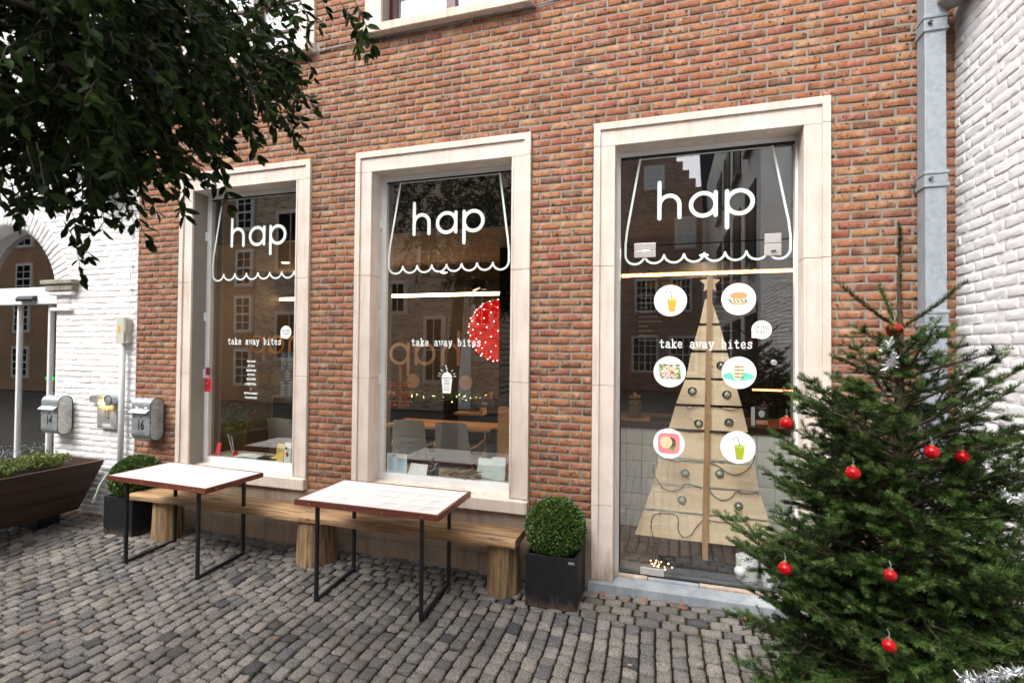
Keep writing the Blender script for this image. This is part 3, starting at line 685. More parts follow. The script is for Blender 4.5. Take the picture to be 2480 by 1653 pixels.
# --- upper windows
def upper_window(x0, x1, zs, bars):
    wd = .17
    m = MB(); m.box(x0, x0+wd, -.012, .17, zs+.002, 6.2); m.box(x1-wd, x1, -.012, .17, zs+.002, 6.2); m.box(x0+wd, x1-wd, -.012, .17, 6.02, 6.2); m.build('window_surround', 'stone', bb, bevel=.003)
    m = MB(); m.prism([(-.075, zs-.085), (.2, zs-.085), (.2, zs+.004), (-.075, zs-.008)], 'x', x0-.006, x1+.006); m.build('sill', 'sill', bb, bevel=.006)
    a, b = x0+wd, x1-wd; m = MB(); m.box(a, a+.07, .13, .19, zs, 6.02); m.box(b-.07, b, .13, .19, zs, 6.02); c_ = (a+b)/2
    m.box(c_-.045, c_+.045, .125, .19, zs+.07, 5.95); m.box(a+.07, b-.07, .13, .19, 5.95, 6.02); m.box(a+.07, b-.07, .13, .19, zs, zs+.07)
    for z in bars: m.box(a+.07, c_-.045, .135, .165, z, z+.03); m.box(c_+.045, b-.07, .135, .165, z, z+.03)
    f = m.build('upper_window', 'redframe', bb, bevel=.003)
    m = MB(); m.box(a+.07, b-.07, .168, .174, zs+.07, 5.95); m.build('pane', 'glass', f)
    m = MB(); n = 60; xs = np.linspace(a+.02, b-.02, n)
    m.add([(x, .25+.012*sin(i*1.1), z) for z in (zs, 6.0) for i, x in enumerate(xs)], [(i, i+1, n+i+1, n+i) for i in range(n-1)]); m.build('curtain', 'curtain', f, smooth=True)
upper_window(-4.29, -2.658, 4.768, [5.05, 5.35]); upper_window(-2.105, -.512, 4.802, [5.15])
m = MB(); pts = [(-4.2, .0, 4.700), (-3.2, -.002, 4.672), (-2.6, .0, 4.690), (-2.1, -.002, 4.712), (-1.4, .0, 4.700), (-.55, -.002, 4.712), (-.3, .0, 4.735), (.8, 0, 4.742), (2.1, 0, 4.76)]
m.tube(pts, .006, 6)
for i in range(18):
    x = -3.9+i*.34; z = float(np.interp(x, [p[0] for p in pts], [p[2] for p in pts])); m.box(x-.008, x+.008, -.012, .012, z-.009, z+.009)
m.build('cable', plain('grey_cable', (.25, .25, .26), .5), bb)

# ================================================================== WHITE BUILDING (left)
wb = thing('white_building', 'white painted brick shop front with an arched doorway, left of the brick building', 'building', (-7, 0, 0))
AX, AZ, AR = -7.10, 2.36, .95
def arch(z, extra=0):
    R_ = AR+extra
    if z < AZ: return (AX-R_, AX+R_)
    if z > AZ+R_: return None
    h = math.sqrt(max(0, R_*R_-(z-AZ)**2)); return (AX-h, AX+h)
segs = courses(-11, BX0-.004, .0, BTOP, .22, .0635, .010, [lambda z: arch(z, .24) if z > AZ else arch(z)], phase=.05, lenvar=.03, minlen=.06)
P, F = blocks(segs, back=.03, proud=.001, inset=.001, rnd=.0028, jit=.0014, corner=.003, nu=9, nv=5, depthvar=.0013, tilt=.002, eu=.05, ev=.16)
Vw = np.stack([P[:, 0], .012-P[:, 2], P[:, 1]], -1)
sg = courses(0, pi, AR+.006, AR+.24, .0, .0, 0) if False else []
n = 46; sg = [(i*pi/n+.0035, (i+1)*pi/n-.0035, AR+.003, AR+.236) for i in range(n)]
P2, F2 = blocks(sg, back=.03, proud=.006, inset=.0, rnd=.006, jit=.0018, nu=4, nv=6)
ang = pi-P2[:, 0]; V2 = np.stack([AX+P2[:, 1]*np.cos(ang), .012-P2[:, 2], AZ+P2[:, 1]*np.sin(ang)], -1)
npmesh('wall', np.vstack([Vw, V2]), np.vstack([F, F2+len(Vw)]), 'paint', wb, smooth=True)
m = MB()   # solid wall behind the brick skin, stepped round the arch
m.box(-11, AX-AR, .0143, .33, 0, BTOP); m.box(AX+AR, BX0-.002, .0143, .33, 0, BTOP)
N_ = 40
for i in range(N_):
    a0, a1 = pi*i/N_, pi*(i+1)/N_; x0_, z0_ = AX+AR*cos(a0), AZ+AR*sin(a0); x1_, z1_ = AX+AR*cos(a1), AZ+AR*sin(a1)
    m.prism([(x1_, z1_), (x0_, z0_), (x0_, BTOP), (x1_, BTOP)], 'y', .0143, .33)
m.build('wall_core', 'paint', wb)
m = MB()
m.box(-6.30, -5.78, -.075, .03, 2.575, 2.625); m.box(-6.24, -5.80, -.055, .03, 2.50, 2.575); m.build('impost', 'greystone', wb, bevel=.008)
m = MB(); m.box(-6.20, -5.83, -.04, .03, 2.455, 2.50); m.box(-6.19, -5.87, -.03, .03, 2.275, 2.312); m.build('moulding', 'paint', wb, bevel=.008)
m = MB(); m.box(AX-AR, AX+AR, .10, .22, 2.372, 2.575); hd = m.build('door_header', 'whitemetal', wb, bevel=.004)
m = MB(); m.prism([(.105, 2.42), (.05, 2.405), (.04, 2.43), (.06, 2.468), (.105, 2.475)], 'x', -6.93, -6.64); m.build('sensor', 'black', hd, bevel=.003)
m = MB()
for x in (-6.53, -7.09, -7.62): m.box(x, x+.036, .15, .20, .03, 2.372)
m.box(AX-AR, AX-AR+.04, .15, .2, .03, 2.372)
sdr = m.build('sliding_door', 'whitemetal', wb, bevel=.003)
m = MB(); m.box(AX-AR+.04, AX+AR-.004, .172, .178, .05, 2.372); m.build('pane', 'glass', sdr)
m = MB(); m.add([(AX-.93, .20, 2.575)]+[(AX+.94*cos(pi*i/24), .20, AZ+.94*sin(pi*i/24)) for i in range(25)][::1], [tuple(range(26))]); 
m = MB(); pts = [(AX+AR*cos(t), AZ+AR*sin(t)) for t in np.linspace(rad(13), rad(167), 26)]; m.prism([(p[0], p[1]) for p in pts], 'y', .2, .206); m.build('fanlight', 'glass', wb)
text_mesh('door_lettering', 'zilver', -6.40, 1.255, .045, .169, 'white', sdr, .9)
for z in (1.205, 1.315): m = MB(); m.box(-6.47, -6.16, .168, .171, z, z+.003); m.build('door_stripe', 'white', sdr)
gm_ = plain('green_sticker', (.02, .5, .12), .5); 
for pl in ([(-6.60, 1.487), (-6.535, 1.53), (-6.535, 1.444)], [(-6.47, 1.53), (-6.41, 1.487), (-6.47, 1.444)]): m = MB(); m.poly(pl, .169); m.build('arrow_sticker', gm_, sdr)

# ================================================================== WHITE WALL (right)
ww = thing('white_wall', 'white painted brick wall of the building along the right side', 'wall', (WX, -2, 0))
segs = courses(-.02, 6.6, .0, BTOP, .215, .0645, .008, phase=.07, lenvar=.035, minlen=.06)
P, F = blocks(segs, back=.03, proud=.001, inset=.0005, rnd=.0026, jit=.0015, corner=.003, nu=10, nv=5, depthvar=.0013, tilt=.0022, eu=.05, ev=.16)
npmesh('brickwork', np.stack([WX+.006-P[:, 2], -P[:, 0], P[:, 1]], -1), F, 'paint', ww, smooth=True)
m = MB(); m.box(WX+.0080, WX+.4, -6.6, .3, 0, BTOP); m.build('wall_core', 'paint', ww)
k = NT('far_white_brickwork'); MAT['whitebricky'] = m_brickwall('white_brickwork_side', (.74, .73, .72), (.66, .65, .64), (.50, .49, .48), rot=(rad(90), 0, rad(90)))
m = MB(); m.box(WX, WX+.4, -20, -6.6, 0, 9.5); m.box(WX+.01, WX+.4, -6.6, .3, BTOP, 9.5); m.build('far_wall', 'whitebricky', ww)
for y in (-7.6, -9.8, -12.0, -14.2):
    for z0_, z1_ in ((.9, 2.7), (3.7, 5.5), (6.4, 7.9)):
        m = MB(); m.box(WX-.03, WX+.03, y-.55, y+.55, z0_, z1_); f = m.build('window', 'black', ww)
        m = MB(); m.box(WX-.06, WX-.002, y-.62, y-.56, z0_, z1_); m.box(WX-.12, WX+.0, y-.62, y+.62, z0_-.08, z0_); m.build('sill', 'greystone', f)
m = MB(); m.prism([(2.20, 4.12), (2.26, 4.07), (2.345, 4.10), (2.345, 4.26), (2.20, 4.26)], 'y', -.42, -.11); m.build('stone_bracket', 'greystone', ww, bevel=.01)

# ================================================================== DOWNPIPE
dp = thing('downpipe', 'square grey zinc downpipe in the corner beside the white wall', 'downpipe', (2.19, -.05, .04))
m = MB(); m.box(2.135, 2.250, -.125, -.015, .04, BTOP); m.build('pipe', 'zinc', dp, bevel=.004)
for z in (2.11, 3.00, 4.005, 1.1, .3, 5.0):
    m = MB(); m.box(2.126, 2.262, -.136, -.005, z+.030, z+.052); m.box(2.126, 2.262, -.136, -.005, z-.052, z-.030); m.box(2.130, 2.256, -.130, -.008, z-.030, z+.030)
    b_ = m.build('bracket', 'zinc', dp, bevel=.004)
    m = MB(); m.tube([(2.160, -.128, z), (2.160, -.150, z)], .011, 8); m.build('bolt', 'zincdark', b_); m = MB(); m.tube([(2.10, -.02, z), (2.132, -.02, z)], .007, 6); m.build('wall_pin', 'zincdark', b_)

# ================================================================== TABLES
def rotz(V, c, a):
    V = np.array(V, float); d = V[:, :2]-c; V[:, 0] = c[0]+d[:, 0]*cos(a)-d[:, 1]*sin(a); V[:, 1] = c[1]+d[:, 0]*sin(a)+d[:, 1]*cos(a); return V
def cafe_table(cx, cy, w_, d, a, h, label):
    t = thing('cafe_table', label, 'table', (cx, cy, 0), 'tiled tables on the cobbles'); c = (cx, cy); r_ = .021
    x0, x1, y0, y1 = cx-w_/2, cx+w_/2, cy-d/2, cy+d/2
    def B(m, *ar, **kw): m.V = [tuple(v) for v in rotz(m.V, c, a)]; return m.build(*ar, **kw)
    m = MB(); m.box(x0, x1, y0, y0+r_, h-.042, h); m.box(x0, x1, y1-r_, y1, h-.042, h); m.box(x0, x0+r_, y0+r_, y1-r_, h-.042, h); m.box(x1-r_, x1, y0+r_, y1-r_, h-.042, h)
    m.box(x0+r_, x1-r_, y0+r_, y1-r_, h-.036, h-.016); B(m, 'rim', 'rim', t, bevel=.003)
    for i in range(4): px = x0+.13+i*(w_-.26)/3; m = MB(); m.tube([(px, y0+.001, h-.021), (px, y0-.0012, h-.021)], .006, 10); B(m, 'plug', 'pinepost', t)
    for i in range(3): m = MB(); m.tube([(x1-.001, y0+.1+i*(d-.2)/2, h-.021), (x1+.0012, y0+.1+i*(d-.2)/2, h-.021)], .006, 10); B(m, 'plug', 'pinepost', t)
    nx_, ny_ = 7, 4; tw, td = (w_-2*r_)/nx_, (d-2*r_)/ny_
    sg = np.array([(x0+r_+i*tw+.0007, x0+r_+(i+1)*tw-.0007, y0+r_+j*td+.0007, y0+r_+(j+1)*td-.0007) for i in range(nx_) for j in range(ny_)])
    P, F = blocks(sg, back=.012, proud=0, inset=.0002, rnd=.0005, jit=.00008, nu=6, nv=6, depthvar=.0002, tilt=.0004, eu=.02, ev=.02); P[:, 2] += h-.0008
    npmesh('tile_top', rotz(P, c, a), F, 'tile', t, smooth=True)
    m = MB(); m.box(x0+r_, x1-r_, y0+r_, y1-r_, h-.0155, h-.0045); B(m, 'grout_bed', 'grout', t)
    s_ = .012; lx = w_/2-.155; ly = d/2-.068
    for sx in (-1, 1):
        m = MB(); xx = cx+sx*lx
        for sy in (-1, 1): m.box(xx-s_, xx+s_, cy+sy*ly-s_, cy+sy*ly+s_, float(gz(cy+sy*ly))-.004, h-.037)
        z0 = float(gz(cy-ly))-.002; z1 = float(gz(cy+ly))-.002
        m.add([(xx+dx, cy-ly+s_, z0+dz) for dx in (-s_, s_) for dz in (0, .024)]+[(xx+dx, cy+ly-s_, z1+dz) for dx in (-s_, s_) for dz in (0, .024)], [(0, 1, 5, 4), (2, 6, 7, 3), (1, 3, 7, 5), (0, 4, 6, 2)])
        m.box(xx-s_, xx+s_, cy-ly+s_, cy+ly-s_, h-.060, h-.037)
        B(m, 'leg', 'black', t, bevel=.0015)
    return t
cafe_table(-3.4834, -.5523, 1.1573, .5726, -.0437, .7634, 'white tiled table with reddish wood rim, the one nearer the mailboxes')
cafe_table(-1.496, -.553, 1.168, .6053, .0071, .7634, 'white tiled table with reddish wood rim, in front of the middle window')

# ================================================================== BENCHES
def slab(x0, x1, yf, yb, zt, th, seed, n=44):
    prof = [(0, -.3), (0, -.85), (.10, -1), (.5, -1.0), (.9, -1), (1, -.8), (1, -.15), (.93, 0), (.5, .02), (.06, 0)]
    V = []; k_ = len(prof)
    for i in range(n+1):
        x = x0+(x1-x0)*i/n
        w1_ = mnoise.noise(Vector((x*1.3, seed, 0)))*.028; w2_ = mnoise.noise(Vector((x*1.1, seed+5, 3)))*.02; th_ = th*(1+.35*mnoise.noise(Vector((x*1.7, seed+9, 1)))); sg_ = .012*mnoise.noise(Vector((x*.8, seed, 7)))
        for j, (a, b) in enumerate(prof):
            yy_ = (yf+w1_)*(1-a)+(yb+w2_)*a
            V.append((x+.006*mnoise.noise(Vector((a*9, b*9, seed)))*(i in (0, n)), yy_+.004*mnoise.noise(Vector((x*14, j, seed))), zt+sg_+b*th_+.002*mnoise.noise(Vector((x*18, j*3, seed)))))
    F = [(i*k_+j, i*k_+(j+1) % k_, (i+1)*k_+(j+1) % k_, (i+1)*k_+j) for i in range(n) for j in range(k_)]+[tuple(reversed(range(k_))), tuple(n*k_+j for j in range(k_))]
    return MB().add(V, F)
def stump(m, cx, cy, r0, r1, z1, seed):
    z0 = float(gz(cy))-.02; pr = [(r0*1.0, z0), (r0*1.0, z0+.05)]+[(r0+(r1-r0)*q, z0+(z1-z0)*q) for q in np.linspace(.2, .97, 7)]+[(r1*.95, z1)]
    V0 = len(m.V); m.lathe(pr, (cx, cy, 0), 30, 'z', .13, seed)
b1 = thing('log_bench', 'rough oak plank bench left of the other, beneath the narrow left window', 'bench', (-3.4, -.2, .04), 'oak benches under the shop windows')
slab(-4.40, -2.43, -.40, -.10, .462, .062, 3).build('seat', 'bench', b1, auto=50)
for x, s_ in ((-4.08, 2.), (-2.47, 6.)):
    if x < -3: m = MB(); stump(m, x, -.23, .135, .125, .402, s_); m.build('log_leg', 'stump', b1, auto=50)
b2 = thing('log_bench', 'rough oak plank bench ending beside the black planter by the door', 'bench', (-1.4, -.2, .04), 'oak benches under the shop windows')
slab(-2.425, -.505, -.40, -.09, .470, .068, 11).build('seat', 'bench', b2, auto=50)
m = MB(); stump(m, -2.36, -.235, .165, .150, .40, 5.); m.build('log_leg', 'stump', b2, auto=50)
m = MB(); stump(m, -.645, -.235, .128, .128, .405, 8.); lg = m.build('log_leg', 'stump', b2, auto=50)
m = MB(); m.add([(-.665, -.366, .395), (-.640, -.367, .395), (-.650, -.3665, .15), (-.660, -.366, .27)], [(0, 3, 2, 1)]); m.build('resin_streak', plain('resin', (.12, .025, .012), .4), lg)

# ================================================================== BOX PLANTERS + TOPIARY
def leafballs(name, centers, R_, N, mat, parent, size=(.012, .018), squash=1.0, seed=1, cut=None):
    r = np.random.default_rng(seed); d = r.standard_normal((N, 3)); d /= np.linalg.norm(d, axis=1)[:, None]
    rad_ = R_*(1-.13*r.random(N)**1.5)*(1+.03*np.sin(d[:, 0]*7+seed)*np.cos(d[:, 1]*6)*1.0)
    p = d*rad_[:, None]*np.array([1, 1, squash])+np.array(centers)
    if cut is not None: kk = p[:, 2] > cut; p, d = p[kk], d[kk]
    return leaves(name, p, d, mat, parent, size, r, spread=.75)
LT = np.array([(0, 0, 0), (.33, .24, .03), (.72, .2, .02), (1, 0, -.05), (.72, -.2, .02), (.33, -.24, .03)])
def leaves(name, p, d, mat, parent, size, r, spread=.6, aspect=1.0, tmpl=LT):
    n = len(p); a = d+r.standard_normal((n, 3))*spread; a /= np.linalg.norm(a, axis=1)[:, None]
    b = np.cross(a, r.standard_normal((n, 3))); b /= np.linalg.norm(b, axis=1)[:, None]; c = np.cross(a, b)
    s_ = r.uniform(size[0], size[1], n)[:, None, None]
    V = p[:, None]+s_*(tmpl[None, :, 0, None]*a[:, None]+tmpl[None, :, 1, None]*aspect*b[:, None]+tmpl[None, :, 2, None]*c[:, None])
    F = np.array([(0, 1, 2, 3), (0, 3, 4, 5)])[None]+(np.arange(n)*6)[:, None, None]
    return npmesh(name, V.reshape(-1, 3), F.reshape(-1, 4), mat, parent)
def planter(x0, x1, y0, y1, zt, label, badge=False):
    t = thing('planter', label, 'planter', ((x0+x1)/2, (y0+y1)/2, .03), 'black cube planters'); z0 = .028; w_ = .022
    m = MB(); m.box(x0, x1, y0, y0+w_, z0, zt); m.box(x0, x1, y1-w_, y1, z0, zt); m.box(x0, x0+w_, y0+w_, y1-w_, z0, zt); m.box(x1-w_, x1, y0+w_, y1-w_, z0, zt)
    m.build('pot', 'blackpot', t, bevel=.003)
    m = MB(); m.box(x0+w_, x1-w_, y0+w_, y1-w_, z0, zt-.04); m.build('soil', 'soil', t)
    if badge:
        m = MB(); m.box(x1-.062, x1-.018, y0-.0015, y0, zt-.030, zt-.022); m.box(x1-.062, x1-.018, y0-.0015, y0, zt-.038, zt-.034); m.build('badge', 'steel', t)
    return t
planter(-.425, -.045, -.405, -.025, .402, 'black cube planter between the bench end and the door', True)
planter(-4.755, -4.37, -.375, -.015, .402, 'black cube planter near the mailboxes, at the far bench end')
def topiary(cx, cy, cz, r_, label, seed):
    t = thing('boxwood_ball', label, 'shrub', (cx, cy, .36), 'clipped boxwood balls')
    m = MB(); m.sphere((cx, cy, cz), r_*.86, 24, 16); m.build('core', plain('shrub_core', (.006, .014, .003), .9), t, smooth=True)
    leafballs('leaf_ball', (cx, cy, cz), r_, 15000, 'boxleaf', t, (.014, .022), .96, seed, .40)
    m = MB(); m.tube([(cx, cy, .36), (cx, cy, cz)], .014); m.build('stem', 'bark', t)
topiary(-.238, -.215, .545, .222, 'round clipped boxwood in the planter beside the glass door', 3)
topiary(-4.575, -.19, .555, .225, 'round clipped boxwood half hidden behind the farther table', 4)

# ================================================================== TROUGH PLANTER with herbs
tp = thing('wooden_trough', 'long tapered dark wood trough planted with green herbs and blue flowers', 'planter', (-5.7, -1.4, .05))
TX1, BX_, TZ, BZ = -5.175, -5.385, .672, .155; TY1, BY1 = -.085, -.20; TX0, BX0_ = -6.15, -5.95; TY0, BY0 = -2.75, -2.62
nb = 3
for i in range(nb):
    a, b = i/nb, (i+1)/nb-.006
    def at(q): return (TX0*q+BX0_*(1-q), TX1*q+BX_*(1-q), TY0*q+BY0*(1-q), TY1*q+BY1*(1-q), BZ+(TZ-BZ)*q)
    A, B_ = at(a), at(b); m = MB(); th_ = .028
    def wall4(p, q_):  # p,q: corner pairs at bottom and top
        pass
    for face in range(4):
        def cn(L, k_, ins): x0, x1, y0, y1, z = L; x0 += ins; x1 -= ins; y0 += ins; y1 -= ins; return [(x0, y0, z), (x1, y0, z), (x1, y1, z), (x0, y1, z)][k_ % 4]
        v = [cn(A, face, 0), cn(A, face+1, 0), cn(A, face+1, th_), cn(A, face, th_), cn(B_, face, 0), cn(B_, face+1, 0), cn(B_, face+1, th_), cn(B_, face, th_)]
        m.add(v, [(0, 3, 2, 1), (4, 5, 6, 7), (0, 1, 5, 4), (1, 2, 6, 5), (2, 3, 7, 6), (3, 0, 4, 7)])
    m.build('board', 'darkwood', tp, bevel=.003)
m = MB(); m.frustum((BX0_+.03, BX_-.03, BY0+.03, BY1-.03), BZ+.01, (TX0+.04, TX1-.04, TY0+.04, TY1-.04), TZ-.06); m.build('soil', 'soil', tp)
for a in (-2.5, -.5): m = MB(); m.box(-5.86, -5.50, a, a+.2, .01, BZ); m.build('foot', 'black', tp)
r = np.random.default_rng(5)
def herb(cx, cy, R_, H, n, seed, label, flowers=50):
    t = thing('herb_plant', label, 'plant', (cx, cy, TZ-.06), 'herbs in the wooden trough'); r = np.random.default_rng(seed)
    p = []; dd = []
    for _ in range(n):
        a, q = r.uniform(0, 2*pi), r.random()**.5; top = np.array([cx+R_*q*cos(a)*.9, cy+R_*q*sin(a), TZ-.05+H*(1-.5*q)*r.uniform(.55, 1)]); base = np.array([cx+R_*.4*q*cos(a), cy+R_*.4*q*sin(a), TZ-.07])
        for f in r.uniform(.25, 1, 9): pt = base+(top-base)*f; p.append(pt+r.normal(0, .008, 3)); v = np.array([cos(r.uniform(0, 6.3)), sin(r.uniform(0, 6.3)), .5]); dd.append(v)
    leaves('foliage', np.array(p), np.array(dd), 'herb', t, (.022, .045), r, .4, .8)
    if flowers:
        q = np.stack([cx+r.normal(0, R_*.5, flowers*3), cy+r.normal(0, R_*.55, flowers*3), TZ+H*.72+r.uniform(-.03, .06, flowers*3)], 1)
        fl_ = leaves('flower', q, np.tile((0, 0, 1.), (len(q), 1)), 'blueflower', t, (.008, .013), r, 1.2, 1.6); fl_['kind'] = 'stuff'
        m = MB()
        for pt in q[::5]: m.tube([(cx+(pt[0]-cx)*.6, cy+(pt[1]-cy)*.6, TZ-.05), tuple(pt)], .0012, 4, False)
        m.build('flower_stem', 'herb', t)
for i, (y, fl, lb) in enumerate(((-.42, 30, 'bushy green herb at the wall end of the wooden trough'), (-.80, 60, 'feathery herb with pale blue flowers, second from the wall end of the trough'), (-1.25, 70, 'herb with dense blue flower heads, third from the wall end of the trough'), (-1.75, 10, 'leafy herb at the near left edge of the photo, in the trough'), (-2.3, 20, 'herb at the street end of the wooden trough'))):
    herb(-5.62, y, .27, .20, 150, 20+i, lb, fl)

# ================================================================== MAILBOXES, NAMEPLATE
MAT['pipegrey'] = plain('grey_pvc', (.50, .53, .53), .4, var=.05)
def mailbox(x0, x1, z0, z1, yb, yf, num, label, stickers):
    t = thing('mailbox', label, 'mailbox', ((x0+x1)/2, 0, z0), 'galvanised mailboxes'); r_ = (yb-yf)/2; yc = (yb+yf)/2
    def outline(rr): return [(yc+rr*cos(t_), z1-r_+rr*sin(t_)) for t_ in np.linspace(0, pi, 15)]+[(yc+rr*cos(t_), z0+r_+rr*sin(t_)) for t_ in np.linspace(pi, 2*pi, 15)]
    m = MB(); m.prism(outline(r_*.985), 'x', x0+.004, x1-.004); m.build('end_cap', 'galv', t, auto=40)
    m = MB(); o1 = outline(r_); o2 = outline(r_*.93)   # curved sheet wrapping front and top
    n = len(o1); V = [(x, *p) for x in (x0, x1) for p in o1]+[(x, *p) for x in (x0, x1) for p in o2]
    F = [(i, (i+1) % n, n+(i+1) % n, n+i) for i in range(n)]+[(2*n+i, 3*n+i, 3*n+(i+1) % n, 2*n+(i+1) % n) for i in range(n)]+[(i, 2*n+i, 2*n+(i+1) % n, (i+1) % n) for i in range(n)]+[(n+i, n+(i+1) % n, 3*n+(i+1) % n, 3*n+i) for i in range(n)]
    m.add(V, F); m.build('sheet_body', 'galv', t, auto=40)
    m = MB(); o1 = outline(r_*1.004); m.tube([(x1+.001, *p) for p in o1]+[(x1+.001, *o1[0])], .0035, 6, False); m.build('seal', 'rubber', t)
    zf = z1-.148; m = MB(); m.add([(x0+.004, yf-.002, zf+.035), (x1-.012, yf-.002, zf+.035), (x1-.028, yf-.030, zf), (x0-.014, yf-.030, zf), (x0+.004, yf-.002, zf+.031), (x1-.012, yf-.002, zf+.031), (x1-.028, yf-.030, zf-.004), (x0-.014, yf-.030, zf-.004)],
                                  [(0, 3, 2, 1), (4, 5, 6, 7), (2, 3, 7, 6), (0, 4, 7, 3), (1, 2, 6, 5)]); m.build('flap', 'galv', t)
    m = MB(); m.lathe([(.0, 0), (.011, 0), (.011, -.004), (.0001, -.005)], ((x0+x1)/2, yf, zf-.040), 16, 'y'); m.build('lock', 'zincdark', t)
    text_mesh('number', num, (x0+x1)/2, z0+.155, .096, yf-.0008, 'ink', t, .72, bold=.006)
    for a, b, c_, d in stickers: m = MB(); m.box((x0+x1)/2+a, (x0+x1)/2+b, yf-.0006, yf-.0001, z0+c_, z0+d); m.build('label_sticker', 'whiteplastic', t)
mailbox(-6.085, -5.815, .900, 1.325, -.01, -.152, '14', 'rounded zinc mailbox numbered 14 with a torn white label', [(-.085, .075, .243, .262)])
mailbox(-4.715, -4.455, .918, 1.350, -.01, -.152, '16', 'rounded zinc mailbox numbered 16 on the red brick', [(-.075, -.035, .322, .345), (-.022, .018, .310, .330), (.045, .085, .326, .345)])
t = thing('house_number_plate', 'galvanised house number plate 15 with a small lit lamp above it', 'nameplate', (-5.25, 0, .98))
m = MB(); zc, xc = 1.118, -5.248
def rr(x0, x1, z0, z1, r_, n=6): return [(cx+r_*cos(a), cz+r_*sin(a)) for cx, cz, s_ in ((x1-r_, z1-r_, 0), (x0+r_, z1-r_, 90), (x0+r_, z0+r_, 180), (x1-r_, z0+r_, 270)) for a in [rad(s_+90*i/n) for i in range(n+1)]]
m.prism(rr(-5.396, -5.102, .985, 1.262, .022), 'y', -.030, -.024); m.build('plate', 'galv', t)
m = MB(); m.prism(rr(-5.520, -5.20, 1.262, 1.335, .012), 'y', -.032, -.026); m.build('bar_plate', 'galv', t)
m = MB(); m.lathe([(.0, 0), (.056, 0), (.056, -.075), (.050, -.078), (.0001, -.078)], (-5.145, -.015, 1.300), 28, 'y'); lm = m.build('lamp_housing', 'galv', t, auto=40)
m = MB(); m.tube([(-5.145+.054*cos(a), -.094, 1.300+.054*sin(a)) for a in np.linspace(0, 2*pi, 28)], .004, 6); m.build('lamp_ring', 'rubber', lm)
m = MB(); m.box(-5.36, -5.14, -.046, -.034, 1.2555, 1.2615); m.build('lamp_strip', m_emit('amber_led', (1, .50, .07), 90), t)
for x, z in ((-5.38, 1.245), (-5.118, 1.245), (-5.38, 1.005), (-5.118, 1.005), (-5.505, 1.30), (-5.225, 1.30)): m = MB(); m.tube([(x, -.03, z), (x, -.036, z)], .006, 8); m.build('screw', 'black', t)
text_mesh('number', '15', xc, 1.135, .100, -.0312, 'ink', t, .68); m = MB(); m.box(-5.31, -5.19, -.031, -.0302, 1.005, 1.04); m.build('label_sticker', plain('pale_label', (.55, .57, .56), .5), t)
m = MB(); m.tube([(-5.10, -.01, 1.115), (-5.06, -.02, 1.110), (-5.03, -.015, 1.105)], .006, 6); m.build('cable', 'whiteplastic', t)

# ================================================================== CONDUIT + BOX
t = thing('conduit_box', 'cream electrical box on a grey conduit, on the white wall by the brick corner', 'electrical box', (-5.0, 0, .04))
m = MB(); m.box(-5.080, -4.962, -.075, -.003, 1.905, 2.190); o = m.build('box', 'cream', t, bevel=.006)
m = MB(); m.box(-4.961, -4.945, -.070, -.003, 2.03, 2.175); m.prism([(-.070, 2.03), (-.045, 1.99), (-.045, 1.93), (-.07, 1.915), (-.003, 1.915), (-.003, 2.03)], 'x', -4.961, -4.948); m.build('cover', 'cream', t, bevel=.004)
m = MB(); m.box(-5.038, -5.012, -.0765, -.0755, 2.02, 2.10); m.build('warning_label', plain('amber_print', (.65, .38, .02), .5), o)
m = MB(); m.tube([(-5.012, -.045, 1.905), (-5.012, -.045, .10)], .028, 16); m.build('conduit', 'pipegrey', t, smooth=True)
m = MB(); m.tube([(-4.978, -.012, 2.19), (-4.972, -.01, 2.6), (-4.95, -.01, 3.3), (-4.93, -.01, 4.6)], .005, 6)
for z in (2.5, 2.75, 3.1, 3.6): m.box(-4.985, -4.955, -.014, .01, z-.006, z+.006)
m.build('thin_cable', 'whiteplastic', t)
t = thing('floodlight', 'dark floodlight on a bracket high on the white wall', 'lamp', (-5.2, 0, 3.55))
m = MB(); m.prism([(-.30, 3.62), (-.06, 3.66), (-.06, 3.74), (-.30, 3.70)], 'x', -5.46, -5.10); m.build('housing', 'zincdark', t, bevel=.006)
m = MB(); m.add([(-5.44, -.28, 3.621), (-5.12, -.28, 3.621), (-5.12, -.08, 3.655), (-5.44, -.08, 3.655)], [(0, 1, 2, 3)]); m.build('lens', 'steel', t)
m = MB(); m.tube([(-5.28, -.07, 3.66), (-5.28, -.12, 3.56), (-5.28, -.01, 3.50)], .012); m.tube([(-5.30, -.05, 3.62), (-5.38, -.1, 3.52), (-5.35, -.04, 3.46), (-5.25, -.02, 3.50), (-5.2, -.04, 3.6)], .006, 6); m.box(-5.32, -5.24, -.02, .012, 3.45, 3.55); m.build('bracket', 'galv', t)
# garden hose from a wall tap
t = thing('garden_hose', 'pale green hose hanging from the wall tap beside the boxwood', 'hose', (-4.85, 0, .5))
m = MB(); m.tube([(-4.80, .01, .725), (-4.80, -.05, .725), (-4.80, -.075, .70)], .014); m.tube([(-4.80, -.05, .725), (-4.80, -.05, .755)], .007); m.tube([(-4.825, -.05, .757), (-4.775, -.05, .757)], .006); m.build('tap', 'steel', t, auto=40)
m = MB(); pts = [(-4.80, -.075, .70), (-4.84, -.11, .655), (-4.90, -.17, .62), (-4.955, -.22, .55), (-4.985, -.26, .46), (-5.005, -.28, .36), (-5.02, -.29, .31)]
cs = [Vector(p) for p in pts]; m.tube(cs, .011, 10); m.build('hose', plain('hose_green', (.50, .60, .52), .4), t, smooth=True)
m = MB(); m.tube([(-5.014, -.285, .335), (-5.027, -.295, .285)], .015, 10); m.build('hose_nozzle', 'steel', t)
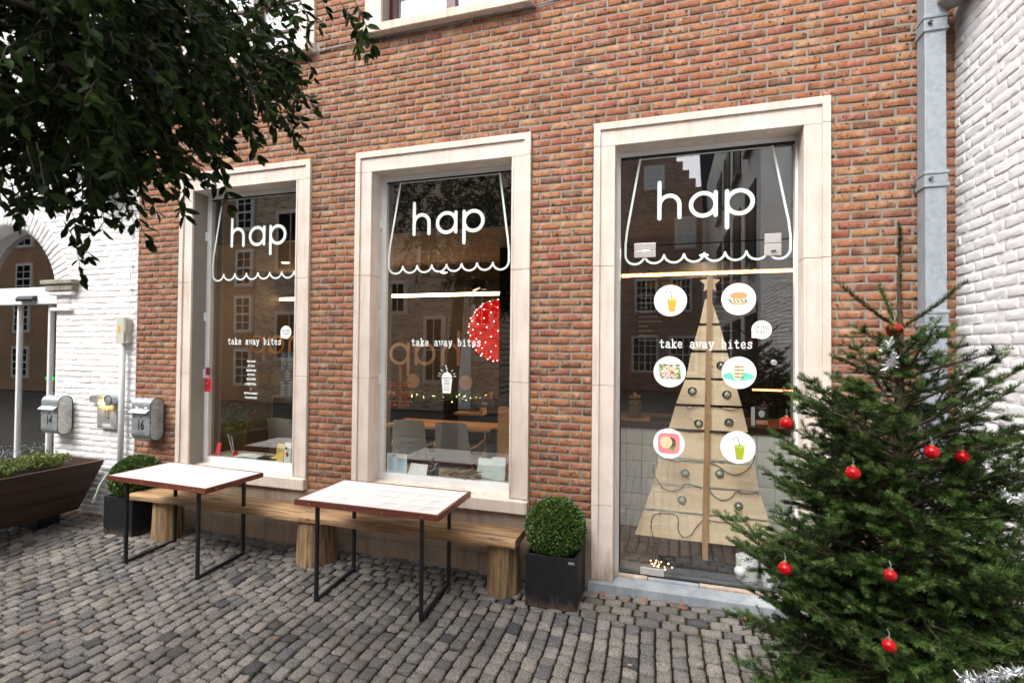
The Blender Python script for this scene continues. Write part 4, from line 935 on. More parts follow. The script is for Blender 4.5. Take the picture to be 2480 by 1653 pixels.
m = MB(); m.box(-4.625, -4.53, -.045, .01, .662, .700); tag(m.build('socket_box', 'pipegrey', None, bevel=.004), 'small grey outdoor socket box low on the brick, above the boxwood', 'socket')

# ================================================================== FIR TREE
FX, FY = 1.47, -1.50
ft = thing('fir_tree', 'green fir standing in the corner as a decorated Christmas tree', 'fir tree', (FX, FY, 0))
r = np.random.default_rng(11); H = 2.40
# needle spray template along +x, unit length 1
def spray_template(nn, seed):
    q = np.random.default_rng(seed); V = []; F = []
    for i in range(nn):
        s_ = (i+q.uniform(0, .8))/nn; a = q.uniform(0, 2*pi); up_ = .35
        d = np.array([q.uniform(.55, .95), cos(a)*.9, abs(sin(a))*.9*q.choice([1, 1, -.5])+up_*.3]); d /= np.linalg.norm(d)
        L = q.uniform(.13, .18)*(1-.35*max(0, s_-.7)/.3); b = np.cross(d, q.standard_normal(3)); b /= np.linalg.norm(b); b *= .0085
        o = np.array([s_, 0, 0]); k_ = len(V); V += [o-b, o+b, o+d*L+b*.5, o+d*L-b*.5]; F.append((k_, k_+1, k_+2, k_+3))
    return np.array(V), np.array(F)
TPL = [spray_template(74, s_) for s_ in range(5)]
SP = {0: [[], [], 0], 1: [[], [], 0]}
def add_spray(o, d, up_, L, lt=0, wf=1.0):
    T, Fq = TPL[int(r.integers(5))]; d = d/np.linalg.norm(d); s_ = np.cross(up_, d); s_ /= np.linalg.norm(s_)+1e-9; u_ = np.cross(d, s_)
    # needle size stays near 2 cm whatever the shoot length
    T = T.copy(); k_ = .125/L; base = np.repeat(T.reshape(-1, 4, 3)[:, :2].mean(1), 4, 0); T = base+(T-base)*k_*wf
    V = o+L*(T[:, 0:1]*d+T[:, 1:2]*s_+T[:, 2:3]*u_); S = SP[lt]; S[0].append(V); S[1].append(Fq+S[2]); S[2] += len(V)
tw = MB()
tw.tube([(FX, FY, 0), (FX+.01, FY, .8), (FX, FY+.01, 1.5), (FX+.005, FY, 1.98), (FX-.002, FY, 2.2), (FX+.012, FY, H-.02)], [.045, .036, .022, .011, .006, .004], 10)
brs = MB()
def shoot(o, d, L, lvl, up_):
    """branch with alternating side shoots"""
    d = d/np.linalg.norm(d); pts = [o]; n = max(2, int(L/.07)); cur = o.copy(); dd = d.copy()
    for i in range(n):
        dd = dd+np.array([0, 0, .045])+r.normal(0, .03, 3); dd /= np.linalg.norm(dd); cur = cur+dd*L/n; pts.append(cur.copy())
    pts = np.array(pts)
    if lvl < 2: brs.tube([tuple(p) for p in pts], list(np.linspace(.0075 if lvl == 0 else .0035, .002, len(pts))), 5, False)
    side = np.cross(dd, up_); side /= np.linalg.norm(side)+1e-9
    for i in range(len(pts)-1):
        f = i/max(1, len(pts)-1)
        if lvl > 0 or f > .32: add_spray(pts[i], pts[i+1]-pts[i], up_, np.linalg.norm(pts[i+1]-pts[i])*1.15, 1 if r.random() < .12 else 0)
    if lvl < 2:
        for i in range(1, len(pts)):
            f = i/(len(pts)-1)
            if f < .22 and lvl == 0: continue
            sl_ = L*(.48 if lvl == 0 else .42)*(1.08-f)+.035
            for sg_ in (-1, 1):
                if r.random() < .12: continue
                ds = (pts[i]-pts[i-1])/np.linalg.norm(pts[i]-pts[i-1]); v = ds*.72+side*sg_*.85+np.array([0, 0, r.normal(-.02, .12)])
                if sl_ > .13 and lvl == 0: shoot(pts[i], v, sl_, 1, up_)
                else: add_spray(pts[i], v/np.linalg.norm(v), up_, min(sl_, .105)*r.uniform(.8, 1.15), 1 if r.random() < .22 else 0); 
        add_spray(pts[-1], pts[-1]-pts[-2], up_, .07, 1)
UP = np.array([0, 0, 1.])
# leader and top candelabra
for z in np.arange(1.985, H-.03, .024): add_spray(np.array([FX+.003, FY, z]), np.array([.02, 0, 1.]), np.array([cos(z*99), sin(z*99), 0]), .062, 0, .85)
for a, L, el in ((pi+.1, .245, .62), (.05, .245, .58), (2.2, .16, 1.1)):
    o = np.array([FX, FY, 1.985]); d = np.array([cos(a)*cos(el), sin(a)*.5, sin(el)]); d /= np.linalg.norm(d); n = 4
    for i in np.arange(0, n, .5): add_spray(o+d*L*i/n+np.array([0, 0, .01*i*i/4]), d+np.array([0, 0, .03*i]), UP, L/n*1.2, 1 if a == 2.2 else 0, .95)
    brs.tube([tuple(o), tuple(o+d*L*.95+np.array([0, 0, .02]))], [.005, .002], 5)
def rup():
    u = np.array([r.normal(0, .38), r.normal(0, .38), 1.]); return u/np.linalg.norm(u)
def env(z):   # silhouette radius
    return float(np.interp(z, [.12, .3, .6, .9, 1.2, 1.5, 1.75, 1.87, 1.98], [.60, .60, .58, .55, .50, .41, .28, .16, .06]))
z = 1.87
wh = 0
while z > .14:
    nb_ = 7 if z > 1.5 else 11; a0 = r.uniform(0, 6.28); el = np.interp(z, [.2, 1.0, 1.9], [.02, .22, .55])
    for i in range(nb_):
        a = a0+2*pi*i/nb_+r.normal(0, .2); el_ = el+r.normal(0, .13); L = env(z+.04)*r.uniform(.68, 1.2)/max(.6, cos(el))*(1.0-.14*max(0, -cos(a))+.22*max(0, -sin(a+.5))*(z < 1.0))
        x_end = FX+L*cos(a)
        if x_end > WX-.06: L *= max(.35, (WX-.06-FX)/(x_end-FX))
        shoot(np.array([FX, FY, z+r.normal(0, .015)]), np.array([cos(a)*cos(el_), sin(a)*cos(el_), sin(el_)-.04]), L, 0, rup())
    # small internodal branches
    for i in range(3 if z > 1.5 else 6):
        a = r.uniform(0, 6.28); shoot(np.array([FX, FY, z-.05]), np.array([cos(a), sin(a), .3+r.normal(0, .15)]), env(z)*r.uniform(.45, .95), 0, rup())
    z -= np.interp(z, [.2, 1.0, 1.9], [.088, .095, .115]); wh += 1
# the long low branches that reach across the door
for (z_, a, L) in ((.84, pi+.22, .74), (.78, pi+.05, .66), (1.50, pi+.62, .56), (1.30, pi+.2, .52)):
    shoot(np.array([FX, FY, z_]), np.array([cos(a), sin(a), .22]), L, 0, UP)
for lt, nm in ((0, 'needle'), (1, 'needlelt')):
    S = SP[lt]; npmesh('needles' if lt == 0 else 'young_needles', np.vstack(S[0]), np.vstack(S[1]), nm, ft)
tw.build('trunk', 'twig', ft, smooth=True); brs.build('branches', 'twig', ft, smooth=True)
print('fir needles', SP[0][2]//4+SP[1][2]//4)
m = MB(); m.lathe([(.001, .0), (.16, .0), (.17, .02), (.17, .05), (.07, .06), (.065, .14), (.001, .14)], (FX, FY, .0), 24); m.build('stand', 'black', ft)

def bauble(x, y, z, r_, label, mat='redball'):
    r_ = r_*(.97 if z > 1.9 else .80)
    t = thing('bauble', label, 'bauble', (x, y, z), 'red baubles on the fir tree')
    m = MB(); m.sphere((x, y, z), r_, 24, 16, .97); m.build('ball', mat, t, smooth=True)
    m = MB(); m.lathe([(.0001, r_*.94), (.007, r_*.94), (.007, r_*1.17), (.0001, r_*1.19)], (x, y, z), 12); m.build('cap', 'gold', t)
    m = MB(); m.tube([(x, y, z+r_*1.15), (x+.003, y+.004, z+r_*1.7), (x, y+.012, z+r_*2.2)], .0009, 4); m.build('hanger', 'tinsel', t)
import math as _m
def pix(px, py, d):   # unused at render time except to set real positions measured from the camera ray
    q = fw+r2*(px-1240)/1210.17+u2*(826.5-py)/1210.17; q = q.normalized(); return Vector((.5433, -3.9458, 1.8878))+q*d
BL = [(1.432, -1.56, 1.979, .031, 'red bauble hanging highest on the fir, just above the tinsel'),
      (.975, -1.875, 1.624, .030, 'red bauble on the upper left branch, in front of the glass door'),
      (1.424, -1.87, 1.548, .029, 'dark red bauble right of the trunk line, below the middle of the upper tree'),
      (1.562, -1.76, 1.518, .029, 'darkest red bauble, near the white wall side of the fir'),
      (1.152, -1.99, 1.482, .029, 'red bauble half covered by needles, on the left upper half of the fir'),
      (.962, -1.915, 1.105, .030, 'shiny red bauble at the lower left tip, in front of the doorstep'),
      (1.196, -2.16, 1.219, .022, 'small red bauble in the centre of the lower tree'),
      (1.178, -2.20, 1.028, .024, 'lowest red bauble, near the bottom of the fir')]
for b in BL: bauble(*b)
def tinsel(pts, label, R_=.028, n=500):
    t = thing('tinsel', label, 'tinsel', pts[0], 'silver tinsel on the fir'); q = np.random.default_rng(4); P = np.array(pts); seg_ = q.integers(0, len(P)-1, n); f = q.random(n)[:, None]
    p = P[seg_]*(1-f)+P[seg_+1]*f; d = q.standard_normal((n, 3)); leaves('tinsel_strips', p, d, 'tinsel', t, (R_*.7, R_*1.3), q, .3, .18)
tinsel([(1.40, -1.60, 1.93), (1.375, -1.64, 1.90), (1.395, -1.65, 1.86), (1.37, -1.66, 1.83)], 'silver tinsel bunched near the top of the fir', .026, 340)
tinsel([(1.67, -1.76, 1.41), (1.70, -1.78, 1.385), (1.73, -1.78, 1.40)], 'silver tinsel on a right branch against the white wall', .02, 160)
tinsel([(1.36, -2.17, .95), (1.42, -2.16, .955), (1.48, -2.14, .97), (1.54, -2.12, .975)], 'silver tinsel low on the fir at the bottom right', .022, 240)

# ================================================================== SMALL THINGS ON THE GROUND
MAT['paper'] = plain('brown_paper', (.42, .26, .19), .8); MAT['butt'] = plain('cigarette_filter', (.62, .33, .14), .8); MAT['deadleaf'] = plain('dead_leaf', (.34, .09, .025), .7, var=.3); MAT['paleleaf'] = plain('pale_dead_leaf', (.55, .38, .16), .7, var=.3)
m = MB(); R_ = random.Random(2); c_ = (.405, -1.33); n = 9
V = []; 
for j in range(n):
    for i in range(n):
        x, y = (i/(n-1)-.5), (j/(n-1)-.5); V.append((c_[0]+x*.13+R_.uniform(-.008, .008), c_[1]+y*.11+R_.uniform(-.008, .008), float(gz(c_[1]))+.006+.028*abs(mnoise.noise(Vector((x*9, y*9, 4))))+.012*R_.random()*(1-2*max(abs(x), abs(y)))))
m.add(V, [(j*n+i, j*n+i+1, (j+1)*n+i+1, (j+1)*n+i) for j in range(n-1) for i in range(n-1) if (i, j) not in ((0, 0), (7, 7), (0, 7), (7, 0), (0, 1))]); tag(m.build('crumpled_paper', 'paper'), 'crumpled light brown paper bag lying on the setts near the door', 'litter')
def deadleaf(x, y, a, L, mat, label, grp='fallen leaves on the setts'):
    zb = float(gz(y))+.004; R_ = random.Random(int(x*997)); p = [(0, 0), (.3, .3), (.55, .24), (.75, .33), (1, 0), (.7, -.28), (.5, -.2), (.25, -.3)]
    m = MB(); m.add([(x+L*(u*cos(a)-v*sin(a)), y+L*(u*sin(a)+v*cos(a)), zb+L*(.35*abs(v)+.08*R_.random())) for u, v in p], [(0, 1, 2, 3, 4, 5, 6, 7)]); tag(m.build('fallen_leaf', mat), label, 'leaf', grp)
DL = 'small rust-brown fallen leaf on the grey setts'
for i in range(26):
    near = i < 12
    x = rng.uniform(.0, 1.2) if near else rng.uniform(-5.0, .2); y = rng.uniform(-.16, -.06) if near else rng.uniform(-1.9, -.25)
    deadleaf(x, y, rng.uniform(0, 6.3), rng.uniform(.025, .055) if near else rng.uniform(.018, .03), 'deadleaf', 'rust-brown leaf lying against the front of the doorstep' if near else DL, 'leaves along the doorstep' if near else 'fallen leaves on the setts')
for i in range(14):
    x, y = rng.uniform(-4.3, .9), rng.uniform(-2.1, -.55); a = rng.uniform(0, 6.3); z_ = float(gz(y))+.006; m = MB(); m.tube([(x, y, z_), (x+.024*cos(a), y+.024*sin(a), z_)], .004, 8); tag(m.build('cigarette_butt', 'butt'), 'orange cigarette filter lying on the setts', 'litter', 'cigarette butts on the setts')

# ================================================================== INTERIOR
FL = .10
def sbox(name, mat, *b): m = MB(); m.box(*b); return structure(m.build(name, mat))
sbox('interior_floor', 'intfloor', -5.95, 2.34, .235, 4.7, .0, FL)
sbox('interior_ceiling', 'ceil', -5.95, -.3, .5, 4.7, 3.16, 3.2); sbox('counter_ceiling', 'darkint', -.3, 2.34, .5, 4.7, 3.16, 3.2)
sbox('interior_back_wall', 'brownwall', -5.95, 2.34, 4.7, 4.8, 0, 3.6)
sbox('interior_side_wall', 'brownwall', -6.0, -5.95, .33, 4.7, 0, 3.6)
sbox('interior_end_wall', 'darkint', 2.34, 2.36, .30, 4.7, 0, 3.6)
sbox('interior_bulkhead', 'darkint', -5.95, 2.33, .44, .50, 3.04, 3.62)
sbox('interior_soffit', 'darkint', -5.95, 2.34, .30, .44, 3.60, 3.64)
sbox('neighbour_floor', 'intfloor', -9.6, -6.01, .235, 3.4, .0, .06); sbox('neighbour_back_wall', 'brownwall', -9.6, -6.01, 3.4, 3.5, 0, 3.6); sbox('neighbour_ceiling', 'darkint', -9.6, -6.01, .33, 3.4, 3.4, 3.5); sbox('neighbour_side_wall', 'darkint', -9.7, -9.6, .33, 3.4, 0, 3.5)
t = thing('room_divider', 'black full-height pillar seen at the right edge of the middle window', 'pillar', (-.9, 2, FL)); m = MB(); m.box(-1.445, -.35, 2.0, 2.25, FL, 3.16); m.build('panel', 'darkint', t)
# LED profiles
def led(x0, x1, y, z, label, s_=.022):
    t = thing('led_strip', label, 'lamp', ((x0+x1)/2, y, z), 'warm LED profiles inside the shop'); m = MB(); m.box(x0, x1, y, y+.02, z-s_, z+s_); m.build('diffuser', 'led', t); m = MB(); m.box(x0, x1, y-.001, y+.026, z+s_, z+s_+.02); m.box(x0, x1, y+.0205, y+.026, z-s_, z+s_); m.build('profile', 'black', t); return t
led(-3.565, -1.79, 3.0, 2.705, 'long bright LED bar seen through the middle window')
led(-5.9, -3.9, 3.2, 2.72, 'LED bar seen through the narrow left window')
t = thing('led_strip', 'dotted warm LED strip above the counter, seen through the door', 'lamp', (.9, 1.75, 2.71), 'warm LED profiles inside the shop')
m = MB(); 
for i in range(88): x = .0+i*.0205; m.box(x, x+.012, 1.75, 1.757, 2.712, 2.726)
d_ = m.build('diode_row', m_emit('diode', (1, .66, .3), 60), t); m = MB(); m.box(-.05, 1.85, 1.758, 1.80, 2.70, 2.745); m.build('profile', plain('amber_backing', (.25, .13, .04), .6), t)
# ceiling spots (real lit lamps)
MAT['spot'] = m_emit('spot_lens', (1, .78, .5), 22)
for i, (x, y) in enumerate(((-2.977, 3.65), (-3.9, 2.6), (-4.9, 2.2), (1.031, 3.076), (.3, 2.6))):
    t = thing('ceiling_spot', ['round lit ceiling spot just under the awning drawing of the middle window', 'lit ceiling spot deeper in the room behind the middle window', 'lit ceiling spot behind the narrow left window', 'lit ceiling spot above the counter behind the door', 'lit ceiling spot over the back of the counter room'][i], 'lamp', (x, y, 3.15), 'ceiling spots')
    m = MB(); m.lathe([(.0001, .0), (.05, .0), (.05, .008), (.0001, .008)], (x, y, 3.149), 20); m.build('lens', 'spot', t); m = MB(); m.lathe([(.052, .002), (.066, .002), (.066, .010), (.052, .010)], (x, y, 3.148), 20); m.build('ring', 'whiteplastic', t)
    L_ = bpy.data.lights.new('spot_lamp', 'AREA'); L_.shape = 'DISK'; L_.size = .12; L_.energy = 4 if i < 3 else 20; L_.color = (1, .80, .58); lo = bpy.data.objects.new('spot_lamp', L_); COL.objects.link(lo); lo.parent = t; lo.location = (0, 0, -.012)

# ---- mirrored lettering on panes deeper in the room
MAT['peach'] = plain('peach_vinyl', (.62, .42, .25), .6, var=.02); MAT['orangev'] = plain('orange_vinyl', (.75, .36, .08), .6, var=.02); MAT['olive'] = plain('olive_vinyl', (.40, .36, .10), .6, var=.03)
MAT['clearpane'] = m_glass('inner_glass', 1.12, (.97, .97, .97))
def inner_pane(x0, x1, y, cx, s_, wd, zb, mat, dmat, discs, label, tail=None):
    t = thing('glass_partition', label, 'glass partition', ((x0+x1)/2, y, FL), 'glass partitions with mirrored lettering')
    m = MB(); m.box(x0, x1, y, y+.008, FL, 3.0); m.build('pane', 'clearpane', t)
    m = MB(); xr = hap(m, 0, zb, s_, wd, y-.003); m.V = [(cx-(v[0]-xr/2), v[1], v[2]) for v in m.V]; m.build('mirrored_lettering', mat, t)
    if tail: text_mesh('mirrored_lettering', tail, cx, zb-.35, s_*.30, y-.003, mat, t, 1.0, mirror=True)
    for (dx, dz, r_) in discs: m = MB(); m.disc(dx, dz, r_, y-.003, 40); m.build('round_sticker', dmat, t)
inner_pane(-3.75, -1.9, 3.05, -3.02, .30, .052, 1.65, 'peach', MAT['peach'], [(-3.20, 1.38, .11), (-2.32, 1.38, .11)], 'inner pane with mirrored pale letters seen through the middle window')
inner_pane(-6.3+.4, -4.7, 2.55, -5.37, .255, .042, 1.80, 'orangev', MAT['olive'], [(-5.82+.02, 1.34, .13), (-5.34, 1.38, .115)], 'inner pane with mirrored orange letters seen through the left window', 'take away bites')
# ---- menu board with dark writing and the black poster hanging in the left window
t = thing('menu_poster', 'black menu poster hanging inside the left window', 'poster', (-3.1, .24, 1.4)); m = MB(); m.box(-3.205, -3.03, .243, .247, 1.37, 1.845); o = m.build('sheet', plain('black_paper', (.018, .02, .022), .6), t)
for j in range(34):
    z = 1.83-j*.0132
    if 12 < j < 22: 
        if j % 2 == 0: text_mesh('poster_text', ['SOEP', 'BROODJES', 'DRANKEN', 'SALADES', 'BAGELS'][(j-13)//2], -3.115, z, .010, .242, 'white', o, .8)
        continue
m = MB()
for j in range(30):
    z = 1.832-j*.0150
    if 11 < j < 20: continue
    for a in (0, 1): m.box(-3.198+a*.085, -3.198+a*.085+.03+.04*((j*7+a*3) % 5)/5, .2415, .2425, z, z+.0035)
m.build('poster_lines', plain('grey_print', (.35, .36, .37), .7), o)
t = thing('menu_board', 'black menu board with yellow chalk lettering behind the counter', 'menu board', (.9, 2.1, 2.2)); m = MB(); m.box(-.10, 2.0, 2.10, 2.13, 1.75, 2.72); o = m.build('board', plain('black_board', (.014, .014, .015), .6), t)
MAT['yellowchalk'] = plain('yellow_chalk', (.80, .48, .04), .8)
for s_, x in (('BELEGDE BROODJES:', .52), ('WARME BROODJES:', 1.28), ('PAPERASS', 1.84)): text_mesh('chalk_title', s_, x, 2.655, .042, 2.098, 'yellowchalk', o, .75)
m = MB()
for c0 in (.25, 1.02, 1.72):
    for j in range(11): m.box(c0, c0+.10+.22*((j*5+int(c0*7)) % 4)/4, 2.0975, 2.0985, 2.55-j*.055, 2.556-j*.055+.006)
m.build('chalk_lines', plain('white_chalk', (.35, .35, .33), .8), o)
# ---- tiled counter
t = thing('counter', 'grey tiled service counter with a dark wooden top behind the door', 'counter', (1, 1.6, FL))
sg = courses(.02, 2.30, FL+.002, 1.10, .152, .152, .004); sg = np.array([(.02+i*.152+.0015, .02+(i+1)*.152-.0015, .106+j*.166, .106+(j+1)*.166-.003) for i in range(15) for j in range(6)])
P, F = blocks(sg, back=.01, proud=.002, inset=.001, rnd=.0008, jit=.0001, nu=6, nv=6, tilt=.0006, depthvar=.0002, eu=.03, ev=.03); npmesh('tiled_front', np.stack([P[:, 0], 1.298-P[:, 2], P[:, 1]], -1), F, 'walltile', t, smooth=True)
m = MB(); m.box(.0, 2.32, 1.30, 2.0, FL, 1.103); m.build('carcass', 'grout', t)
m = MB(); m.box(-.02, 2.33, 1.27, 2.02, 1.107, 1.170); m.build('worktop', wood('dark_worktop', (.02, .011, .006), (.07, .04, .025), 0, .6, .3), t, bevel=.004)
sbox('counter_back_wall', 'darkint', .05, 2.33, 3.3, 3.35, FL, 3.1)
def jar(x, y, z, label):
    t = thing('storage_jar', label, 'jar', (x, y, z)); m = MB(); m.lathe([(.001, .02), (.075, .02), (.082, .05), (.082, .17), (.055, .20), (.055, .215)], (x, y, z), 24); m.build('glass', m_glass('jar_glass', 1.35, (.9, .9, .85)), t, smooth=True)
    q = np.random.default_rng(9); p = q.uniform(-.05, .05, (420, 3))*np.array([1, 1, 1.5])+np.array((x, y, z+.11)); leaves('biscuits', p, q.standard_normal((420, 3)), wood('biscuit', (.22, .10, .04), (.55, .38, .22), 0, 3, .6), t, (.02, .04), q, 1, 1.6)
    m = MB(); m.lathe([(.0001, .215), (.058, .215), (.062, .235), (.02, .240), (.015, .27), (.0001, .272)], (x, y, z), 20); m.build('lid', 'tablewood', t, auto=40)
jar(.247, 1.42, 1.182, 'glass jar of biscuits on the counter')
t = thing('serving_board', 'small wooden board under the biscuit jar', 'board', (.24, 1.42, 1.172)); m = MB(); m.box(.06, .40, 1.32, 1.54, 1.1705, 1.188); m.build('board', 'tablewood', t, bevel=.004)
m = MB(); m.lathe([(.0001, .0), (.05, .0), (.085, .014), (.08, .014), (.048, .004), (.0001, .004)], (.55, 1.45, 1.172), 24); tag(m.build('dark_plate', 'black', None, auto=30), 'dark shallow plate on the counter right of the jar', 'plate')
t = thing('beer_pack', 'small dark bottle pack with an orange-red label on the counter', 'bottle pack', (1.42, 1.45, 1.172))
m = MB(); m.box(1.385, 1.50, 1.40, 1.50, 1.1705, 1.35); o = m.build('carton', plain('carton_black', (.02, .018, .02), .5), t); m = MB(); m.box(1.388, 1.497, 1.397, 1.399, 1.178, 1.228); m.build('label_band', plain('rust_print', (.45, .12, .04), .5), o)
text_mesh('label_text', 'VEDETT', 1.443, 1.203, .026, 1.3955, 'white', o, .85); text_mesh('label_text', 'EXTRA PILSNER', 1.443, 1.338, .009, 1.3955, 'white', o, .8); m = MB(); wob_disc(m, 1.443, 1.285, .030, .034, 1.3965, 3, .3); m.build('label_emblem', 'plate_shade', o); m = MB(); m.box(1.352, 1.384, 1.41, 1.43, 1.1705, 1.345); m.build('side_label', 'plate_shade', t)
m = MB(); m.lathe([(.0001, 0), (.028, 0), (.028, .12), (.012, .17), (.011, .21), (.0001, .21)], (1.50, 1.60, 1.1705), 16); tag(m.build('brown_bottle', plain('brown_glass', (.08, .03, .01), .12), None, auto=40), 'brown bottle standing behind the beer pack on the counter', 'bottle')
t = thing('red_hood_lamp', 'thin red lit bar low behind the counter at the right', 'lamp', (1.72, 2.3, 1.4)); m = MB(); m.box(1.50, 2.05, 2.30, 2.32, 1.445, 1.462); m.build('tube', m_emit('red_glow', (1, .18, .06), 5), t)

# ---- wooden pallet tree inside the door
y = .45
wt = thing('board_tree', 'Christmas tree made of pale pine boards on a post behind the glass door', 'wooden tree', (.86, y, FL))
cxp = lambda z: .861+(z-.10)*.0149*1.0
m = MB(); m.add([(cxp(FL)-.022, y-.012, FL), (cxp(FL)+.022, y-.012, FL), (cxp(2.5)+.020, y-.012, 2.505), (cxp(2.5)-.020, y-.012, 2.505), (cxp(FL)-.022, y+.018, FL), (cxp(FL)+.022, y+.018, FL), (cxp(2.5)+.020, y+.018, 2.505), (cxp(2.5)-.020, y+.018, 2.505)], [(0, 1, 2, 3), (4, 7, 6, 5), (0, 4, 5, 1), (1, 5, 6, 2), (2, 6, 7, 3), (3, 7, 4, 0)]); m.build('post', 'pinepost', wt, bevel=.002)
m = MB(); s5 = [(.897+(.082 if i % 2 == 0 else .040)*sin(2*pi*i/10), 2.450+(.082 if i % 2 == 0 else .040)*cos(2*pi*i/10)) for i in range(10)]; m.prism(s5, 'y', y+.020, y+.036); m.build('star', 'pine', wt)
rows = [(2.118, 2.32), (1.895, 2.100), (1.667, 1.878), (1.447, 1.650), (1.238, 1.428), (.998, 1.218), (.775, .972), (.552, .756), (.318, .532)]
# board outline: left edge and right edge as a function of height
xl = lambda z: float(np.interp(z, [.31, .54, .77, .97, 1.25, 1.45, 1.667, 1.895, 2.118, 2.32], [.300, .382, .455, .500, .582, .637, .714, .758, .819, .862]))
xr_ = lambda z: float(np.interp(z, [.33, .77, 1.22, 1.44, 1.66, 1.89, 2.118, 2.32], [1.408, 1.27, 1.191, 1.142, 1.082, 1.03, .970, .905]))
HL = [(.763, 1.552), (1.029, 1.532), (.813, 1.286), (1.046, 1.306), (.984, 1.769), (.711, .870), (.975, .890), (.686, .648), (1.118, .640)]
def board_with_holes(x0b, x1b, x0t, x1t, z0, z1, hs, r_=.036):
    """planar board with round holes, triangulated by a bmesh fill, then thickened"""
    import bmesh
    bm = bmesh.new(); o = [bm.verts.new((x, 0, z)) for x, z in ((x0b, z0), (x1b, z0), (x1t, z1), (x0t, z1))]; E_ = [bm.edges.new((o[i], o[(i+1) % 4])) for i in range(4)]
    for hx, hz in hs:
        c_ = [bm.verts.new((hx+r_*cos(2*pi*i/24), 0, hz+r_*sin(2*pi*i/24))) for i in range(24)]; E_ += [bm.edges.new((c_[i], c_[(i+1) % 24])) for i in range(24)]
    bmesh.ops.triangle_fill(bm, use_beauty=True, edges=E_)
    g = bmesh.ops.extrude_face_region(bm, geom=bm.faces[:]); 
    for e in g['geom']:
        if isinstance(e, bmesh.types.BMVert): e.co.y += .018
    bmesh.ops.recalc_face_normals(bm, faces=bm.faces[:]); me = bpy.data.meshes.new('board'); off = root_loc(wt)
    for v in bm.verts: v.co = (v.co.x-off[0], v.co.y+y+.019-off[1], v.co.z-off[2])
    bm.to_mesh(me); bm.free(); me.materials.append(M_('pine')); return link('board', me, wt)
for a, b in rows:
    b -= .004
    hs = [h for h in HL if a < h[1] < b]
    board_with_holes(xl(a), xr_(a), xl(b), xr_(b), a, b, hs)
names = ['left hole of the highest row with two holes', 'right hole of the row with two green-grey baubles', 'left hole, lower middle boards', 'right hole, lower middle boards', 'single hole beside the wrap sticker', 'left ring under the bagel sticker', 'right ring under the green drink sticker', 'left ring, lowest', 'right ring, lowest']
for i, ((hx, hz), nm_) in enumerate(zip(HL, names)):
    t = thing('glass_bauble', f"{'grey-green glass' if i in (0, 1, 2, 5, 6, 7) else 'silver-grey glass'} bauble in the {nm_}", 'bauble', (hx, y, hz), 'baubles in the board tree')
    m = MB(); m.sphere((hx, y+.012, hz-.002), .025, 20, 12); m.build('ball', 'sageball' if i in (0, 1, 2, 5, 6, 7) else 'glassball', t, smooth=True); m = MB(); m.lathe([(.0001, .022), (.007, .022), (.007, .030), (.0001, .031)], (hx, y+.012, hz-.002), 10); m.build('cap', 'steel', t)
    if i > 4: m = MB(); m.lathe([(.0001, 0), (.036, 0), (.036, .003), (.0001, .003)], (hx, y+.015, hz), 24, 'y'); m.build('backing_disc', 'holder', t)
def string(pts, label, hang=1):
    t = thing('string_lights', label, 'string lights', (pts[0][0], y, pts[0][1]), 'black string lights on the board tree'); P = [Vector((p[0], y+.010, p[1])) for p in pts]; C_ = []
    for i in range(len(P)-1):
        p0, p1, p2, p3 = P[max(0, i-1)], P[i], P[i+1], P[min(len(P)-1, i+2)]
        for q in np.linspace(0, 1, 7)[:-1]: C_.append(.5*((2*p1)+(p2-p0)*q+(2*p0-5*p1+4*p2-p3)*q*q+(3*p1-p0-3*p2+p3)*q**3))
    C_.append(P[-1]); m = MB(); m.tube(C_, .0028, 6); m.build('wire', 'rubber', t, smooth=True); m = MB()
    for i in range(4, len(C_), 8): a = i*2.4; c_ = C_[i]; m.tube([c_, c_+Vector((.014*cos(a), -.004, .020*sin(a)))], [.0024, .0014], 5)
    m.build('bulb_socket', 'rubber', t)
string([(.63, 1.43), (.70, 1.442), (.735, 1.410), (.78, 1.428), (.84, 1.435)], 'short black wire across the left board gap above the left bauble pair'); string([(.90, 1.435), (.98, 1.425), (1.05, 1.412), (1.12, 1.425)], 'short black wire sagging right of the post above the right bauble pair')
string([(.56, 1.222), (.68, 1.225), (.75, 1.215), (.84, 1.222)], 'black wire left of the post just above the bagel sticker level'); string([(.90, 1.222), (.98, 1.215), (1.05, 1.22)], 'black wire right of the post behind the green drink sticker')
string([(.56, .985), (.63, .965), (.72, .975), (.845, .975)], 'black wire above the left ringed bauble'); string([(.89, .975), (.96, .955), (1.04, .90), (1.10, .895), (1.17, .93), (1.22, 1.0), (1.235, 1.06)], 'black wire looping up to the right beneath the green drink sticker')
string([(.455, .93), (.46, .85), (.53, .74), (.60, .718), (.67, .74), (.72, .785), (.83, .765)], 'black wire with a deep loop across the left boards under the upper rings'); string([(.89, .765), (.94, .70), (1.00, .678), (1.06, .705), (1.10, .755), (1.16, .745), (1.26, .762)], 'black wire with a wavy loop right of the post, below the right ring')
string([(.475, .135), (.478, .25), (.455, .33), (.44, .42), (.462, .50), (.53, .525), (.62, .525), (.655, .49), (.655, .40), (.70, .345), (.76, .375), (.79, .43), (.845, .50)], 'long black wire looping over the lowest left board and down to the floor'); string([(.89, .505), (.98, .50), (1.10, .50), (1.16, .47), (1.19, .40), (1.26, .36)], 'black wire along the lowest right board')
